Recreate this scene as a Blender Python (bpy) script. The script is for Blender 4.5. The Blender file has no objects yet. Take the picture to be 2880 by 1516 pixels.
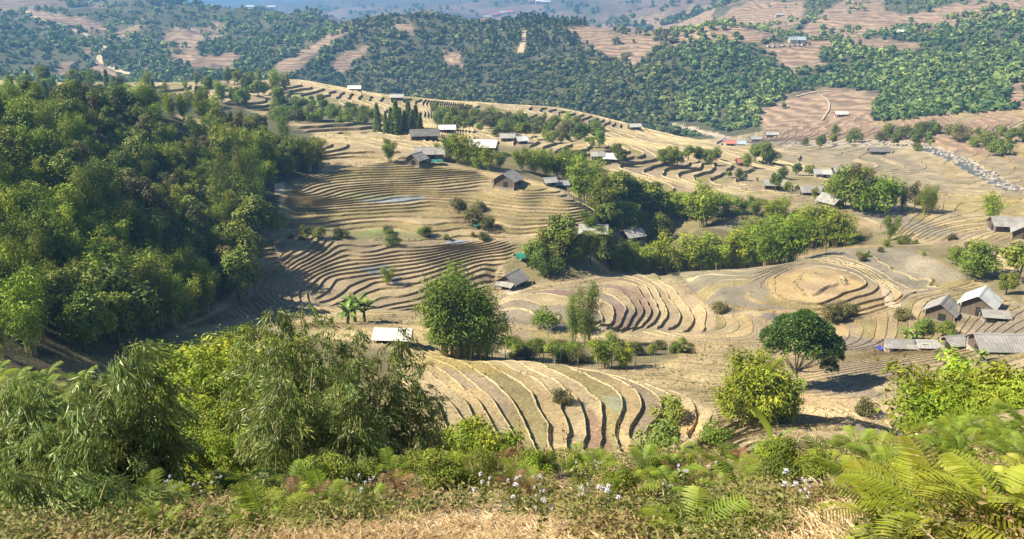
import bpy, math, random
import numpy as np
from mathutils import Vector, Matrix
rng = np.random.default_rng(7)
random.seed(7)
SC = bpy.context.scene
COL = SC.collection

# ------------------------------------------------------------------ camera, sky, sun, exposure
PW, PH = 2880.0, 1516.0
HFOV = math.radians(62.0)
FPX = (PW/2)/math.tan(HFOV/2)
PITCH = math.radians(18.0)
cam = bpy.data.cameras.new('camera'); camo = bpy.data.objects.new('camera', cam); COL.objects.link(camo)
cam.sensor_fit = 'HORIZONTAL'; cam.angle = HFOV; cam.clip_start = 0.05; cam.clip_end = 30000
camo.location = (0, 0, 0); camo.rotation_euler = (math.pi/2-PITCH, 0, 0)
SC.camera = camo

SUN_EL, SUN_AZ = math.radians(43), math.radians(-98)      # azimuth from +Y (view direction), negative = left
sdir = Vector((math.sin(SUN_AZ)*math.cos(SUN_EL), math.cos(SUN_AZ)*math.cos(SUN_EL), math.sin(SUN_EL)))
w = bpy.data.worlds.new('World'); SC.world = w; w.use_nodes = True
nt = w.node_tree; nt.nodes.clear()
sky = nt.nodes.new('ShaderNodeTexSky'); sky.sky_type = 'NISHITA'; sky.sun_disc = False
sky.sun_elevation = SUN_EL; sky.sun_rotation = SUN_AZ; sky.altitude = 1400; sky.air_density = 1.0; sky.dust_density = 0.6
bg = nt.nodes.new('ShaderNodeBackground'); bg.inputs[1].default_value = 0.055
wo = nt.nodes.new('ShaderNodeOutputWorld')
nt.links.new(sky.outputs[0], bg.inputs[0]); nt.links.new(bg.outputs[0], wo.inputs[0])
sun = bpy.data.lights.new('sun', 'SUN'); sun.energy = 5.0; sun.angle = math.radians(0.5); sun.color = (1.0, 0.915, 0.75)
suno = bpy.data.objects.new('sun', sun); COL.objects.link(suno)
suno.rotation_euler = sdir.to_track_quat('Z', 'Y').to_euler(); suno.location = (0, 0, 200)
SC.view_settings.view_transform = 'Standard'; SC.view_settings.look = 'None'
SC.view_settings.exposure = 1.28; SC.view_settings.gamma = 1.0
SC.cycles.use_denoising = True
SC.cycles.max_bounces = 6; SC.cycles.diffuse_bounces = 3; SC.cycles.glossy_bounces = 2
SC.cycles.transmission_bounces = 4; SC.cycles.transparent_max_bounces = 8; SC.cycles.volume_bounces = 0
SC.cycles.caustics_reflective = False; SC.cycles.caustics_refractive = False

# ------------------------------------------------------------------ pixel <-> place
sp, cp = math.sin(PITCH), math.cos(PITCH)
def ray(u, v):
    X = (np.asarray(u, float)-PW/2)/FPX; Y = (PH/2-np.asarray(v, float))/FPX
    dx = X; dy = cp+Y*sp; dz = -sp+Y*cp
    h = np.hypot(dx, dy)
    return np.arctan2(dx, dy), dz/h                    # azimuth, tangent of elevation
def project(x, y, z):
    f = y*cp - z*sp; up = y*sp + z*cp
    f = np.maximum(f, 1e-3)
    return PW/2 + FPX*x/f, PH/2 - FPX*up/f

def hash2(i, j, s):
    n = (i*374761393 + j*668265263 + s*974711) & 0x7fffffff
    n = ((n ^ (n >> 13))*1274126177) & 0x7fffffff
    return ((n ^ (n >> 16)) & 0xffff)/65535.0
def vnoise(x, y, s=0):
    xi = np.floor(x).astype(np.int64); yi = np.floor(y).astype(np.int64)
    fx = x-xi; fy = y-yi; fx = fx*fx*fx*(fx*(fx*6-15)+10); fy = fy*fy*fy*(fy*(fy*6-15)+10)
    a = hash2(xi, yi, s); b = hash2(xi+1, yi, s); c = hash2(xi, yi+1, s); d = hash2(xi+1, yi+1, s)
    return (a*(1-fx)+b*fx)*(1-fy)+(c*(1-fx)+d*fx)*fy - 0.5
def fbm(x, y, o=4, s=0):
    r = 0; a = 1.0
    for k in range(o):
        r = r + a*vnoise(x, y, s+k*17); x = x*2.03+11.3; y = y*2.03-7.1; a *= 0.5
    return r
def sstep(a, b, x):
    t = np.clip((x-a)/(b-a), 0, 1); return t*t*(3-2*t)

class TPS:
    def __init__(self, X, v, lam=1e-4):
        X = np.asarray(X, float); n = len(X)
        self.X = X
        K = self.k(X, X) + lam*np.eye(n)
        P = np.c_[np.ones(n), X]
        A = np.zeros((n+3, n+3)); A[:n, :n] = K; A[:n, n:] = P; A[n:, :n] = P.T
        self.w = np.linalg.lstsq(A, np.r_[np.asarray(v, float), 0, 0, 0], rcond=None)[0]
    @staticmethod
    def k(A, B):
        d2 = ((A[:, None, :]-B[None, :, :])**2).sum(-1)
        return 0.5*d2*np.log(d2+1e-12)
    def __call__(self, Q):
        out = np.empty(len(Q)); n = len(self.X)
        for i in range(0, len(Q), 20000):
            q = Q[i:i+20000]
            out[i:i+20000] = self.k(q, self.X) @ self.w[:n] + self.w[n] + q @ self.w[n+1:]
        return out

# ------------------------------------------------------------------ the lie of the land: seen points (u, v, distance) and unseen ones (u, distance, height)
SEEN = [
 # foreground bank
 (0,1516,7.8),(350,1516,8.3),(700,1516,7.2),(1100,1516,6.4),(1440,1516,6.2),(1900,1516,6.2),(2300,1516,6.1),(2880,1516,5.8),
 (200,1440,11.7),(700,1430,10.6),(1440,1420,9.6),(2200,1420,9.6),(2880,1380,8.8),(800,1350,15.2),(1440,1345,14.4),(2100,1335,14.4),(2880,1250,13.6),
 (1000,1340,19.2),(1440,1285,20.8),(1800,1275,20.8),(2300,1290,20.8),(2600,1230,22.4),(2880,1160,20.8),(400,1410,19.2),(0,1430,15.6),
 (0,1060,38),(200,1070,38),(400,1110,36),(100,1250,22),(450,1250,24),(720,1130,47),
 # lower field F
 (1500,1240,66),(1300,1240,64),(1400,1100,84),(1150,1010,100),(1600,1000,112),(1400,1010,106),(1800,1100,92),(1900,1200,76),(1700,1200,74),(1500,1200,71),(1300,1150,76),
 (1450,985,116),(1650,985,120),(1950,1040,108),(1850,1000,116),(1100,930,118),(900,930,112),(650,960,105),
 # E1, E2
 (1700,930,131),(1500,960,124),(1500,880,140),(1450,800,164),(1700,765,189),(1900,765,187),(1400,850,150),(1680,885,136),(1950,900,146),(2000,880,147),
 (2300,800,160),(2300,850,149),(2300,950,136),(2450,720,190),(2350,705,196),(2150,750,182),(2600,800,170),(2700,760,180),(2700,860,150),(2880,800,168),(2600,970,128),(2880,960,128),(2450,890,146),(2100,960,132),
 (2250,1050,108),(2500,1080,102),(2650,1000,118),(2230,1100,98),(2300,1150,88),(2200,1165,80),(2200,1290,60),(2500,1250,66),(1950,1300,58),(2050,1180,79),
 # beyond the tree belt
 (1950,640,222),(2300,600,240),(2600,640,225),(2500,590,250),(2600,550,275),(2850,600,250),(2880,660,215),(2600,700,200),
 (2300,460,400),(2600,500,370),(2450,540,300),(2100,420,430),(2150,480,340),(2000,520,290),(1900,470,310),(1850,560,250),(2740,500,380),(2650,450,420),(2850,560,300),
 (1950,365,640),(2100,400,560),(2400,405,480),
 # C, B terraces
 (1000,830,156),(1400,790,170),(850,800,158),(1200,750,168),(850,700,174),(1200,690,180),(1000,660,185),(1000,600,196),(1000,540,208),(1130,555,206),(1000,480,222),(850,600,195),(1500,600,198),(1600,640,188),(1650,590,200),(1600,540,213),(1680,640,190),(1620,700,181),(1550,715,177),(1500,500,226),(1350,480,227),(1400,690,180),
 (1250,450,235),(1200,420,250),(1450,430,265),(1200,370,300),(900,380,290),(800,350,315),(1100,365,310),(1300,400,300),(1700,410,330),(1600,470,285),(1900,420,380),(1800,400,400),(1750,500,270),
 # middle ridge
 (1300,350,400),(1100,300,430),(1500,350,420),(850,230,520),(1000,255,500),(1200,280,500),(1400,292,500),(1600,310,500),(1800,360,490),(1950,400,470),
 # forest hills
 (1400,290,720),(1400,180,850),(1100,50,1000),(1300,85,970),(1400,100,950),(1500,65,960),(1650,110,900),(1750,170,850),(2000,100,880),(2150,125,860),(1950,200,750),(1950,300,680),(1100,180,850),(950,75,1050),(1850,140,860),
 # right slopes
 (2200,380,560),(2250,300,650),(2500,300,620),(2300,200,800),(2250,130,880),(2600,150,850),(2880,250,650),(2880,400,450),(2750,430,440),(2300,50,1100),(2600,30,1150),(2880,50,1000),(2000,50,1300),(2100,10,1500),
 # left hill
 (700,850,144),(560,900,128),(380,950,108),(0,980,84),(480,740,154),(400,620,156),(200,470,172),(100,370,192),(250,320,222),(500,325,240),(650,410,228),(800,490,222),(100,620,134),(50,800,102),(620,640,184),(700,600,194),(780,540,208),(740,720,172),(250,800,118),(620,760,158),
 (300,260,420),(600,280,400),(750,265,440),(450,235,480),(50,240,420),
 # far left hills
 (200,200,850),(500,180,900),(200,100,1100),(600,100,1100),(300,30,1400),(800,60,1200),(900,50,1250),(600,45,1500),(450,2,1700),(100,2,1700),(750,120,1050),
 (750,20,4500),(900,10,4000),(1200,100,1800),(1100,40,2200),(1400,0,2500),(1700,60,1900),(1400,50,2000),(1900,20,1900),(1800,120,1500),(1000,25,2600),
]
UNSEEN = [ # u, r, z
 (100,60,-34),(400,60,-35),(800,30,-20),(800,60,-36),(1100,40,-27),(1440,30,-20.5),(1440,48,-31),(1800,30,-20),(1800,48,-30.5),(2300,30,-19),(2300,46,-29),(2700,30,-17.5),(2700,50,-31),(2880,30,-16),(2880,55,-33),
 (2700,80,-43),(2880,90,-44),
 (1800,206,-67),(2000,205,-69),(1880,228,-67),(2200,215,-66),
 (300,300,-46),(600,330,-52),(0,300,-42),(400,620,-76),(100,620,-74),(700,600,-76),
 (1400,640,-97),(1700,625,-98),(1000,680,-88),(1200,650,-93),(800,700,-85),
 (1400,1250,-115),(1100,1300,-110),(1700,1150,-105),(2000,1080,-60),(2300,1500,15),(2600,2000,60),(2880,1600,60),
 (500,2400,-90),(850,1650,-110),(850,2600,-130),(100,2500,-40),(1500,4000,40),(1200,4000,20),(1900,4000,60),(2500,4000,90),(2880,4000,100),(0,4500,50),(400,5000,30),
 (0,7500,90),(700,7500,80),(1400,7500,90),(2100,7500,100),(2880,7500,100),
 (0,1.5,-1.7),(1440,1.5,-1.8),(2880,1.5,-1.7),(1440,3,-2.7),(2880,3,-2.6),(0,3,-2.8),
]
cx, cv = [], []
for u, v, r in SEEN:
    a, t = ray(u, v); cx.append((float(a), math.log(r))); cv.append(float(t))
for u, r, z in UNSEEN:
    a, _ = ray(u, 758); cx.append((float(a), math.log(r))); cv.append(z/r)
tps = TPS(np.array(cx), np.array(cv), 3e-4)
GA = np.linspace(-1.0, 1.0, 321); GL = np.linspace(math.log(0.7), math.log(9500), 640)
AA, LL = np.meshgrid(np.clip(GA, -0.66, 0.66), GL, indexing='ij')
TG = tps(np.c_[AA.ravel(), LL.ravel()]).reshape(AA.shape)
def tan_el(a, l):
    fi = np.clip((a-GA[0])/(GA[1]-GA[0]), 0, len(GA)-1.001); fj = np.clip((l-GL[0])/(GL[1]-GL[0]), 0, len(GL)-1.001)
    i = fi.astype(int); j = fj.astype(int); fi = fi-i; fj = fj-j
    return (TG[i, j]*(1-fi)+TG[i+1, j]*fi)*(1-fj)+(TG[i, j+1]*(1-fi)+TG[i+1, j+1]*fi)*fj
def zbase(x, y):
    x = np.asarray(x, float); y = np.asarray(y, float)
    r = np.maximum(np.hypot(x, y), 0.7); a = np.arctan2(x, y)
    z = tan_el(a, np.log(r))*r
    far = sstep(560, 900, r); vf = sstep(1300, 2500, r)
    rid = np.abs(fbm(x/190+3, y/190, 4, 5))
    z = z + far*(1-0.5*vf)*(-34*rid+9) + vf*(fbm(x/800, y/800, 5, 9)*80 - np.abs(fbm(x/420, y/420, 3, 15))*80)
    mid = sstep(60, 120, r)*(1-far)
    z = z + mid*fbm(x/26, y/26, 2, 21)*0.8 + sstep(8, 40, r)*(1-mid)*(1-far)*fbm(x/9, y/9, 3, 31)*0.8
    z = z + fbm(x/1.7, y/1.7, 3, 41)*0.16*(1-sstep(25, 60, r))
    return z
CA = np.linspace(-0.8, 0.8, 640); CL = np.linspace(math.log(1.5), math.log(9000), 1500)
_a, _l = np.meshgrid(CA, CL, indexing='ij'); _r = np.exp(_l)
ZT = zbase((_r*np.sin(_a)).ravel(), (_r*np.cos(_a)).ravel()).reshape(_a.shape)/_r
CR = np.exp(CL)
def cast(u, v, rmin=2.0):
    """first ground point seen at pixel (u, v) beyond rmin"""
    a, t = ray(u, v); a = float(a); t = float(t)
    f = min(max((a-CA[0])/(CA[1]-CA[0]), 0), len(CA)-1.001); i = int(f); f -= i
    k0 = int(np.searchsorted(CR, rmin))
    T_ = ZT[i, k0:]*(1-f)+ZT[i+1, k0:]*f
    d = T_-t; k = int(np.argmax(d >= 0))
    if d[k] < 0: return None
    if k == 0: r = CR[k0]
    else:
        g = d[k-1]/(d[k-1]-d[k]); r = CR[k0+k-1]*(1-g)+CR[k0+k]*g
    return r*math.sin(a), r*math.cos(a), t*r, r

# ------------------------------------------------------------------ terrace lines traced per field: (offset, region polygon, step height, lines of (level, points))
def vw(x0, y0, pts): return [(x0+a/4.0, y0+b/4.0) for a, b in pts]
REG = []
def region(name, poly, h, x0, y0, lines, rmin=40):
    REG.append(dict(name=name, poly=np.array(poly, float), h=h, lines=[(p, vw(x0, y0, q)) for p, q in lines], rmin=rmin))
region('B', [(775,610),(800,560),(850,500),(980,470),(1100,448),(1250,468),(1340,478),(1430,520),(1570,530),(1620,560),(1700,590),(1690,640),(1560,665),(1420,672),(1290,674),(1165,683),(1040,680),(950,672),(865,648),(790,644)], 1.0, 740, 440, [
 (0,[(130,830),(500,845),(850,945),(1300,960),(1700,965),(2100,930),(2500,890)]),
 (1,[(130,770),(500,780),(900,765),(1150,730),(1450,775),(1800,860),(2180,820),(2420,800)]),
 (2,[(200,730),(600,740),(900,695),(1200,690),(1600,692),(1900,720),(2180,740)]),
 (3,[(250,640),(500,612),(860,600),(1180,610),(1600,605),(1850,600),(2150,640),(2400,650)]),
 (4,[(250,548),(500,552),(880,556),(1300,540),(1700,548),(1900,500),(2150,560)]),
 (5,[(300,500),(600,525),(900,480),(1100,500),(1350,518),(1600,508),(1840,468),(2000,470),(2250,500)]),
 (6,[(1320,450),(1400,410),(1600,400),(1830,395),(1960,430),(2150,440),(2480,480)]),
 (7,[(1100,455),(1040,430),(1120,390),(1400,365),(1750,368),(1950,420),(2200,400),(2500,340)]),
 (8,[(900,480),(820,430),(900,385),(1200,345),(1500,340),(1700,345),(1780,375),(2000,380),(2460,290)]),
 (9,[(560,480),(690,460),(740,430),(850,375),(1100,325),(1500,318),(1690,335),(2000,300),(2380,265)]),
 (10,[(400,455),(560,440),(620,400),(850,330),(1200,300),(1600,290),(1880,255),(2230,240)]),
 (11,[(340,430),(470,430),(600,350),(900,280),(1220,250),(1620,265),(1900,230),(2140,215)]),
 (12,[(330,400),(520,320),(800,250),(1160,215),(1400,212),(1700,222),(2060,195)]),
 (13,[(335,360),(560,270),(930,195),(1250,180),(1500,170),(1960,170)]),
 (14,[(380,290),(600,220),(930,160),(1300,140),(1700,130)]),
 (1,[(2890,870),(3100,840),(3400,800),(3700,770)]),(2.6,[(2890,790),(3200,760),(3500,720),(3780,680)]),
 (3.8,[(2900,710),(3200,680),(3500,645),(3800,625)]),(5.2,[(2930,640),(3200,600),(3500,590),(3780,580)]),
 (6.6,[(2960,560),(3120,500),(3300,520),(3500,540)]),(8,[(2960,470),(3150,440),(3350,430)]),(9.5,[(2900,380),(3050,350),(3200,330)]),
 ])
region('C', [(765,660),(865,652),(950,678),(1040,684),(1165,686),(1290,678),(1420,676),(1460,690),(1440,730),(1400,760),(1390,800),(1300,840),(1180,880),(900,860),(850,800),(790,740)], 0.75, 740, 620, [
 (0,[(1600,760),(1850,660),(2000,610),(2480,490)]),
 (1,[(1480,640),(1740,575),(2140,500),(2560,410)]),
 (2,[(1300,610),(1480,580),(1750,530),(2200,440),(2560,355)]),
 (3,[(1050,565),(1300,505),(1560,475),(2000,430),(2560,322)]),
 (4,[(740,555),(900,500),(980,500),(1150,465),(1600,440),(2100,390),(2560,290)]),
 (5,[(600,570),(760,460),(990,380),(1060,400),(1170,440),(1500,395),(1830,385),(2300,295),(2560,235)]),
 (6,[(540,545),(700,425),(880,345),(990,280),(1120,420),(1300,370),(1480,300),(1930,350),(2330,250)]),
 (7,[(480,510),(650,395),(780,295),(840,222),(1060,370),(1350,262),(1700,250),(2100,220)]),
 (8,[(470,450),(600,330),(740,200),(1000,250)]),(9,[(380,440),(520,320),(680,195)]),(10,[(330,300),(430,240),(540,165)]),(11,[(250,260),(360,140)]),
 (1.5,[(820,860),(960,790),(1110,710)]),(0.5,[(1060,830),(1180,760),(1250,680)]),(2.5,[(700,640),(800,600),(960,590)]),(-0.6,[(1200,860),(1600,850)]),
 ])
region('E1', [(1400,850),(1420,825),(1500,805),(1580,780),(1690,766),(1840,762),(1880,775),(1930,820),(2010,865),(2010,930),(1950,940),(1830,925),(1740,940),(1690,920),(1560,925),(1420,900)], 0.55, 1380, 740, [
 (9,[(200,530),(450,565),(720,580),(800,610)]),(8,[(170,470),(600,462),(900,470),(1200,490),(1290,540),(1290,610)]),
 (7,[(250,400),(600,375),(900,400),(1250,425),(1430,520),(1350,620)]),(6,[(250,365),(600,335),(1000,345),(1300,360),(1480,440),(1550,540),(1380,640)]),
 (5,[(300,345),(700,312),(1100,322),(1450,315),(1560,405),(1650,550),(1480,680),(1430,720)]),
 (4,[(400,322),(800,285),(1150,290),(1550,285),(1650,400),(1740,530),(1680,600),(1520,700)]),
 (3,[(600,292),(1000,252),(1400,245),(1600,275),(1710,400),(1830,545),(1570,745)]),
 (2,[(800,262),(1200,185),(1500,205),(1800,285),(1890,430),(1910,560),(1850,640)]),
 (1,[(900,190),(1250,135),(1550,190),(1850,285),(1930,420),(1980,555),(1880,660)]),
 (0,[(1300,105),(1700,145),(1900,245),(2150,450),(2190,560),(2060,720)]),
 (-1,[(1800,100),(1950,215),(2100,300),(2300,530),(2240,730)]),(-2,[(1900,110),(2200,320),(2340,440),(2480,520),(2400,740)]),
 ])
region('E2', [(1915,770),(2040,755),(2150,755),(2240,730),(2340,702),(2440,696),(2560,696),(2640,740),(2720,775),(2690,800),(2620,820),(2560,830),(2540,860),(2450,890),(2330,905),(2180,905),(2120,880),(2030,885),(2000,860),(1950,820)], 0.5, 1900, 680, [
 (8,[(1570,640),(1390,510),(1450,410),(1600,395),(1950,495)]),(6.9,[(1080,640),(1030,520),(1070,430),(1250,345),(1600,305),(1950,350),(2200,435)]),
 (5.6,[(700,570),(950,540),(1020,400),(1300,285),(1700,245),(2050,300),(2250,420),(2400,505)]),
 (4.4,[(400,465),(700,480),(950,410),(1250,275),(1650,215),(2100,290),(2300,420),(2500,520)]),
 (3.2,[(370,415),(700,418),(900,392),(1000,345),(1300,245),(1700,190),(2100,255),(2300,400),(2576,500)]),
 (2,[(250,352),(600,330),(1000,315),(1300,245),(1500,185),(1700,155),(1960,135),(2180,250),(2400,350),(2620,480)]),
 (1,[(0,340),(150,345)]),(1,[(2160,80),(2180,150),(2500,230),(2700,330),(2900,380)]),
 (3.9,[(130,550),(350,515),(550,510)]),(5.1,[(340,690),(450,620),(540,570)]),(3.0,[(0,380),(250,430),(380,470)]),
 (6.4,[(1830,620),(2200,445)]),(5.3,[(1900,665),(2320,505)]),(4.2,[(2000,705),(2500,565)]),(3.1,[(2110,765),(2560,625)]),(2.0,[(2180,825),(2590,710)]),
 (5.8,[(1120,705),(1690,705)]),(4.4,[(1110,795),(1680,795)]),
 ])
region('F', [(1150,1000),(1250,1005),(1330,1020),(1450,1015),(1600,1030),(1750,1060),(1900,1100),(2000,1150),(2010,1185),(1980,1225),(1900,1260),(1800,1275),(1600,1280),(1350,1280),(1180,1200),(1120,1080)], 0.8, 1150, 980, [
 (10,[(300,520),(520,665),(740,860)]),(9,[(420,480),(620,605),(880,810)]),(8,[(160,310),(500,405),(720,535),(890,680),(1080,870)]),
 (7,[(110,190),(400,295),(800,485),(960,605),(1050,680),(1170,745),(1280,900)]),(6,[(200,155),(500,295),(900,425),(1150,585),(1290,650),(1320,735),(1430,920)]),
 (5,[(560,155),(850,275),(1050,325),(1300,455),(1470,615),(1580,735),(1650,1000)]),(4,[(850,262),(1100,345),(1400,415),(1680,565),(1790,755),(1880,835),(1880,1000)]),
 (3,[(1200,355),(1600,415),(1900,595),(1990,685),(1960,850),(1930,980)]),(2,[(1240,225),(1600,355),(2000,505),(2240,655),(2250,850),(2120,1000)]),
 (1,[(1500,235),(1900,385),(2300,505),(2480,645),(2410,800),(2420,1000)]),(0,[(1700,225),(2100,355),(2400,445),(2560,560),(2590,620),(2440,760),(2420,860)]),
 (-1,[(2400,400),(2650,480),(2850,560),(2740,740),(2730,880)]),(-2,[(2400,320),(2700,410),(3000,560),(3100,660)]),(-3,[(2600,330),(2900,460),(3200,610),(3250,690)]),(-4,[(2400,280),(2800,400),(3200,530),(3400,680)]),
 ])
region('G', [(1830,1330),(1920,1262),(2000,1215),(2085,1180),(2180,1164),(2260,1166),(2350,1184),(2450,1205),(2560,1235),(2600,1290),(2580,1330),(2200,1345)], 0.45, 1750, 900, [
 (0,[(700,1420),(900,1305),(1300,1135),(1700,1062),(2000,1070),(2300,1130),(2600,1200),(3000,1270)]),
 (2,[(600,1520),(900,1360),(1300,1200),(1700,1120),(2000,1125),(2300,1180),(2600,1250),(3000,1320)]),
 (4,[(700,1540),(1000,1390),(1400,1260),(1700,1200),(2000,1200),(2300,1235),(2600,1300),(3100,1380)]),
 (6,[(700,1620),(1000,1470),(1400,1350),(1700,1300),(2000,1290),(2300,1310),(2600,1360)]),
 (8,[(900,1620),(1400,1470),(1800,1420),(2300,1400),(2800,1450)]),(10,[(1000,1700),(1500,1560),(2000,1510),(2800,1530)]),
 ])
for R in REG:
    X, P = [], []
    for p, pts in R['lines']:
        for k in range(len(pts)-1):
            for s in ((0, 0.5) if k < len(pts)-2 else (0, 0.5, 1)):
                u = pts[k][0]*(1-s)+pts[k+1][0]*s; v = pts[k][1]*(1-s)+pts[k+1][1]*s
                c = cast(u, v, R['rmin'])
                if c: X.append((c[0], c[1])); P.append(p)
    X = np.array(X); P = np.array(P, float)*(1.45 if R['name'] in 'BC' else 1.0)
    R['c'] = X.mean(0); R['s'] = 30.0
    R['tps'] = TPS((X-R['c'])/R['s'], P, 2e-2)
    zz = zbase(X[:, 0], X[:, 1]); A = np.c_[P, np.ones(len(P))]; co = np.linalg.lstsq(A, zz, rcond=None)[0]
    R['fit'] = co; R['h'] = min(max(co[0]*.92, 0.30), 0.55)

def poly_sd(u, v, poly):
    """signed pixel distance, positive inside"""
    ins = np.zeros(u.shape, bool); d2 = np.full(u.shape, 1e18)
    n = len(poly)
    for i in range(n):
        x0, y0 = poly[i]; x1, y1 = poly[(i+1) % n]
        c = ((y0 > v) != (y1 > v)) & (u < (x1-x0)*(v-y0)/((y1-y0) if y1 != y0 else 1e-9)+x0)
        ins ^= c
        ex, ey = x1-x0, y1-y0; t = np.clip(((u-x0)*ex+(v-y0)*ey)/(ex*ex+ey*ey+1e-9), 0, 1)
        d2 = np.minimum(d2, (u-x0-t*ex)**2+(v-y0-t*ey)**2)
    d = np.sqrt(d2); return np.where(ins, d, -d)
def inpoly(u, v, poly): return poly_sd(np.asarray(u, float), np.asarray(v, float), np.asarray(poly, float)) > 0

# places where the ground is not stepped (woods, gullies, the left hill, yards)
FLAT = [np.array(p, float) for p in [
 [(-200,180),(500,250),(760,330),(905,400),(900,480),(800,520),(745,640),(700,830),(560,900),(300,1000),(-200,1010)],
 [(1420,690),(1560,670),(1700,590),(1640,440),(1820,560),(2260,620),(2420,640),(2600,690),(2880,690),(2880,860),(2720,780),(2560,690),(2340,700),(2240,728),(2040,752),(1690,762),(1500,800),(1420,780)],
 [(1250,390),(1640,440),(1690,560),(1560,520),(1400,480),(1260,460)],
 [(0,1000),(300,985),(560,930),(700,900),(900,960),(1120,990),(1120,1300),(0,1400)],
 [(1380,950),(1700,965),(1900,975),(1900,1005),(1750,1040),(1450,1005),(1300,990)],
]]
A1, A3 = 0.075, 0.13
def stair(p, l):
    k = np.floor(p); t = p-k
    g = np.where(t < A1, t/A1*(1+l), np.where(t < A3, 1+l*(1-(t-A1)/(A3-A1)), 1.0))
    return k+g
def hdef(r): return np.where(r < 330, 0.75, 1.15)
def terr(x, y, z):
    """per point: list of p for default + regions, amplitudes; region index"""
    r = np.hypot(x, y); u, v = project(x, y, z)
    n = len(x)
    sds = [poly_sd(u, v, R['poly']) for R in REG]
    Ps = []
    hd = 0.33 + 0.49*sstep(190, 340, r)
    Ps.append((z+60+(0.06+0.13*(1-sstep(-.11, -.04, np.arctan2(x, y))))*(np.clip(r, 232, 345)-232))/hd + fbm(x/45, y/45, 2, 77)*2.2 + fbm(x/4, y/4, 2, 78)*.22)
    amps = []; dz = np.zeros(n)
    mx = np.full(n, -1e9)
    vis = (r > 45)
    idx = np.zeros(n, int)
    for k, R in enumerate(REG):
        near = vis & (sds[k] > -60)
        P = np.zeros(n)
        if near.any():
            q = (np.c_[x[near], y[near]]-R['c'])/R['s']
            P[near] = R['tps'](q) + fbm(x[near]/7, y[near]/7, 2, 55+k)*0.36 + fbm(x[near]/2.1, y[near]/2.1, 2, 58+k)*0.12
        Ps.append(P)
        sd = np.where(vis, sds[k], -1e3)
        dz = dz + 0.8*sstep(0, 40, sd)*np.clip(R['fit'][0]*P+R['fit'][1]-z, -2, 2)
        amps.append(R['h']*sstep(0, 9, sd))
        idx = np.where(sd > 0, k+1, idx); mx = np.maximum(mx, sd)
    fl = np.full(n, -1e9)
    for p in FLAT: fl = np.maximum(fl, np.where(r < 420, poly_sd(u, v, p), -1e3))
    a0 = hd*sstep(0, 9, -mx)*sstep(0, 14, -fl)*sstep(48, 60, r)*(1-sstep(540, 640, r))
    return np.array(Ps), np.array([a0]+amps), idx, u, v, fl, dz
def zfull(x, y):
    x = np.atleast_1d(np.asarray(x, float)); y = np.atleast_1d(np.asarray(y, float))
    z = zbase(x, y); Ps, Am, idx, _, _, _, dz = terr(x, y, z); z = z+dz
    ar = np.arange(len(x)); p = Ps[idx, ar]; a = Am[idx, ar]
    return z + a*(stair(p, 0.38)-p-0.5)

# ------------------------------------------------------------------ mesh helpers
def set_attr(me, name, dom, typ, data):
    at = me.attributes.new(name, typ, dom)
    key = {'FLOAT': 'value', 'FLOAT_COLOR': 'color', 'INT': 'value'}[typ]
    at.data.foreach_set(key, np.ascontiguousarray(data, np.float32).ravel())
def mesh_np(name, V, F, mats=(), smooth=False, attrs=(), mi=None):
    me = bpy.data.meshes.new(name); V = np.asarray(V, np.float32); F = np.asarray(F, np.int32)
    k = F.shape[1]
    me.vertices.add(len(V)); me.vertices.foreach_set('co', V.ravel())
    me.loops.add(F.size); me.loops.foreach_set('vertex_index', F.ravel())
    me.polygons.add(len(F)); me.polygons.foreach_set('loop_start', np.arange(0, F.size, k, dtype=np.int32))
    try: me.polygons.foreach_set('loop_total', np.full(len(F), k, np.int32))
    except Exception: pass
    me.polygons.foreach_set('use_smooth', np.full(len(F), smooth, bool))
    for m in mats: me.materials.append(m)
    if mi is not None: me.polygons.foreach_set('material_index', np.asarray(mi, np.int32))
    for a in attrs: set_attr(me, *a)
    me.update(calc_edges=True)
    return me
def link(name, me, parent=None, loc=None, rot=None, scale=None, **props):
    o = bpy.data.objects.new(name, me); COL.objects.link(o)
    if parent is not None: o.parent = parent
    if loc is not None: o.location = loc
    if rot is not None: o.rotation_euler = rot
    if scale is not None: o.scale = scale if hasattr(scale, '__len__') else (scale,)*3
    for k, v in props.items():
        if v is not None: o[k] = v
    return o

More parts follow.
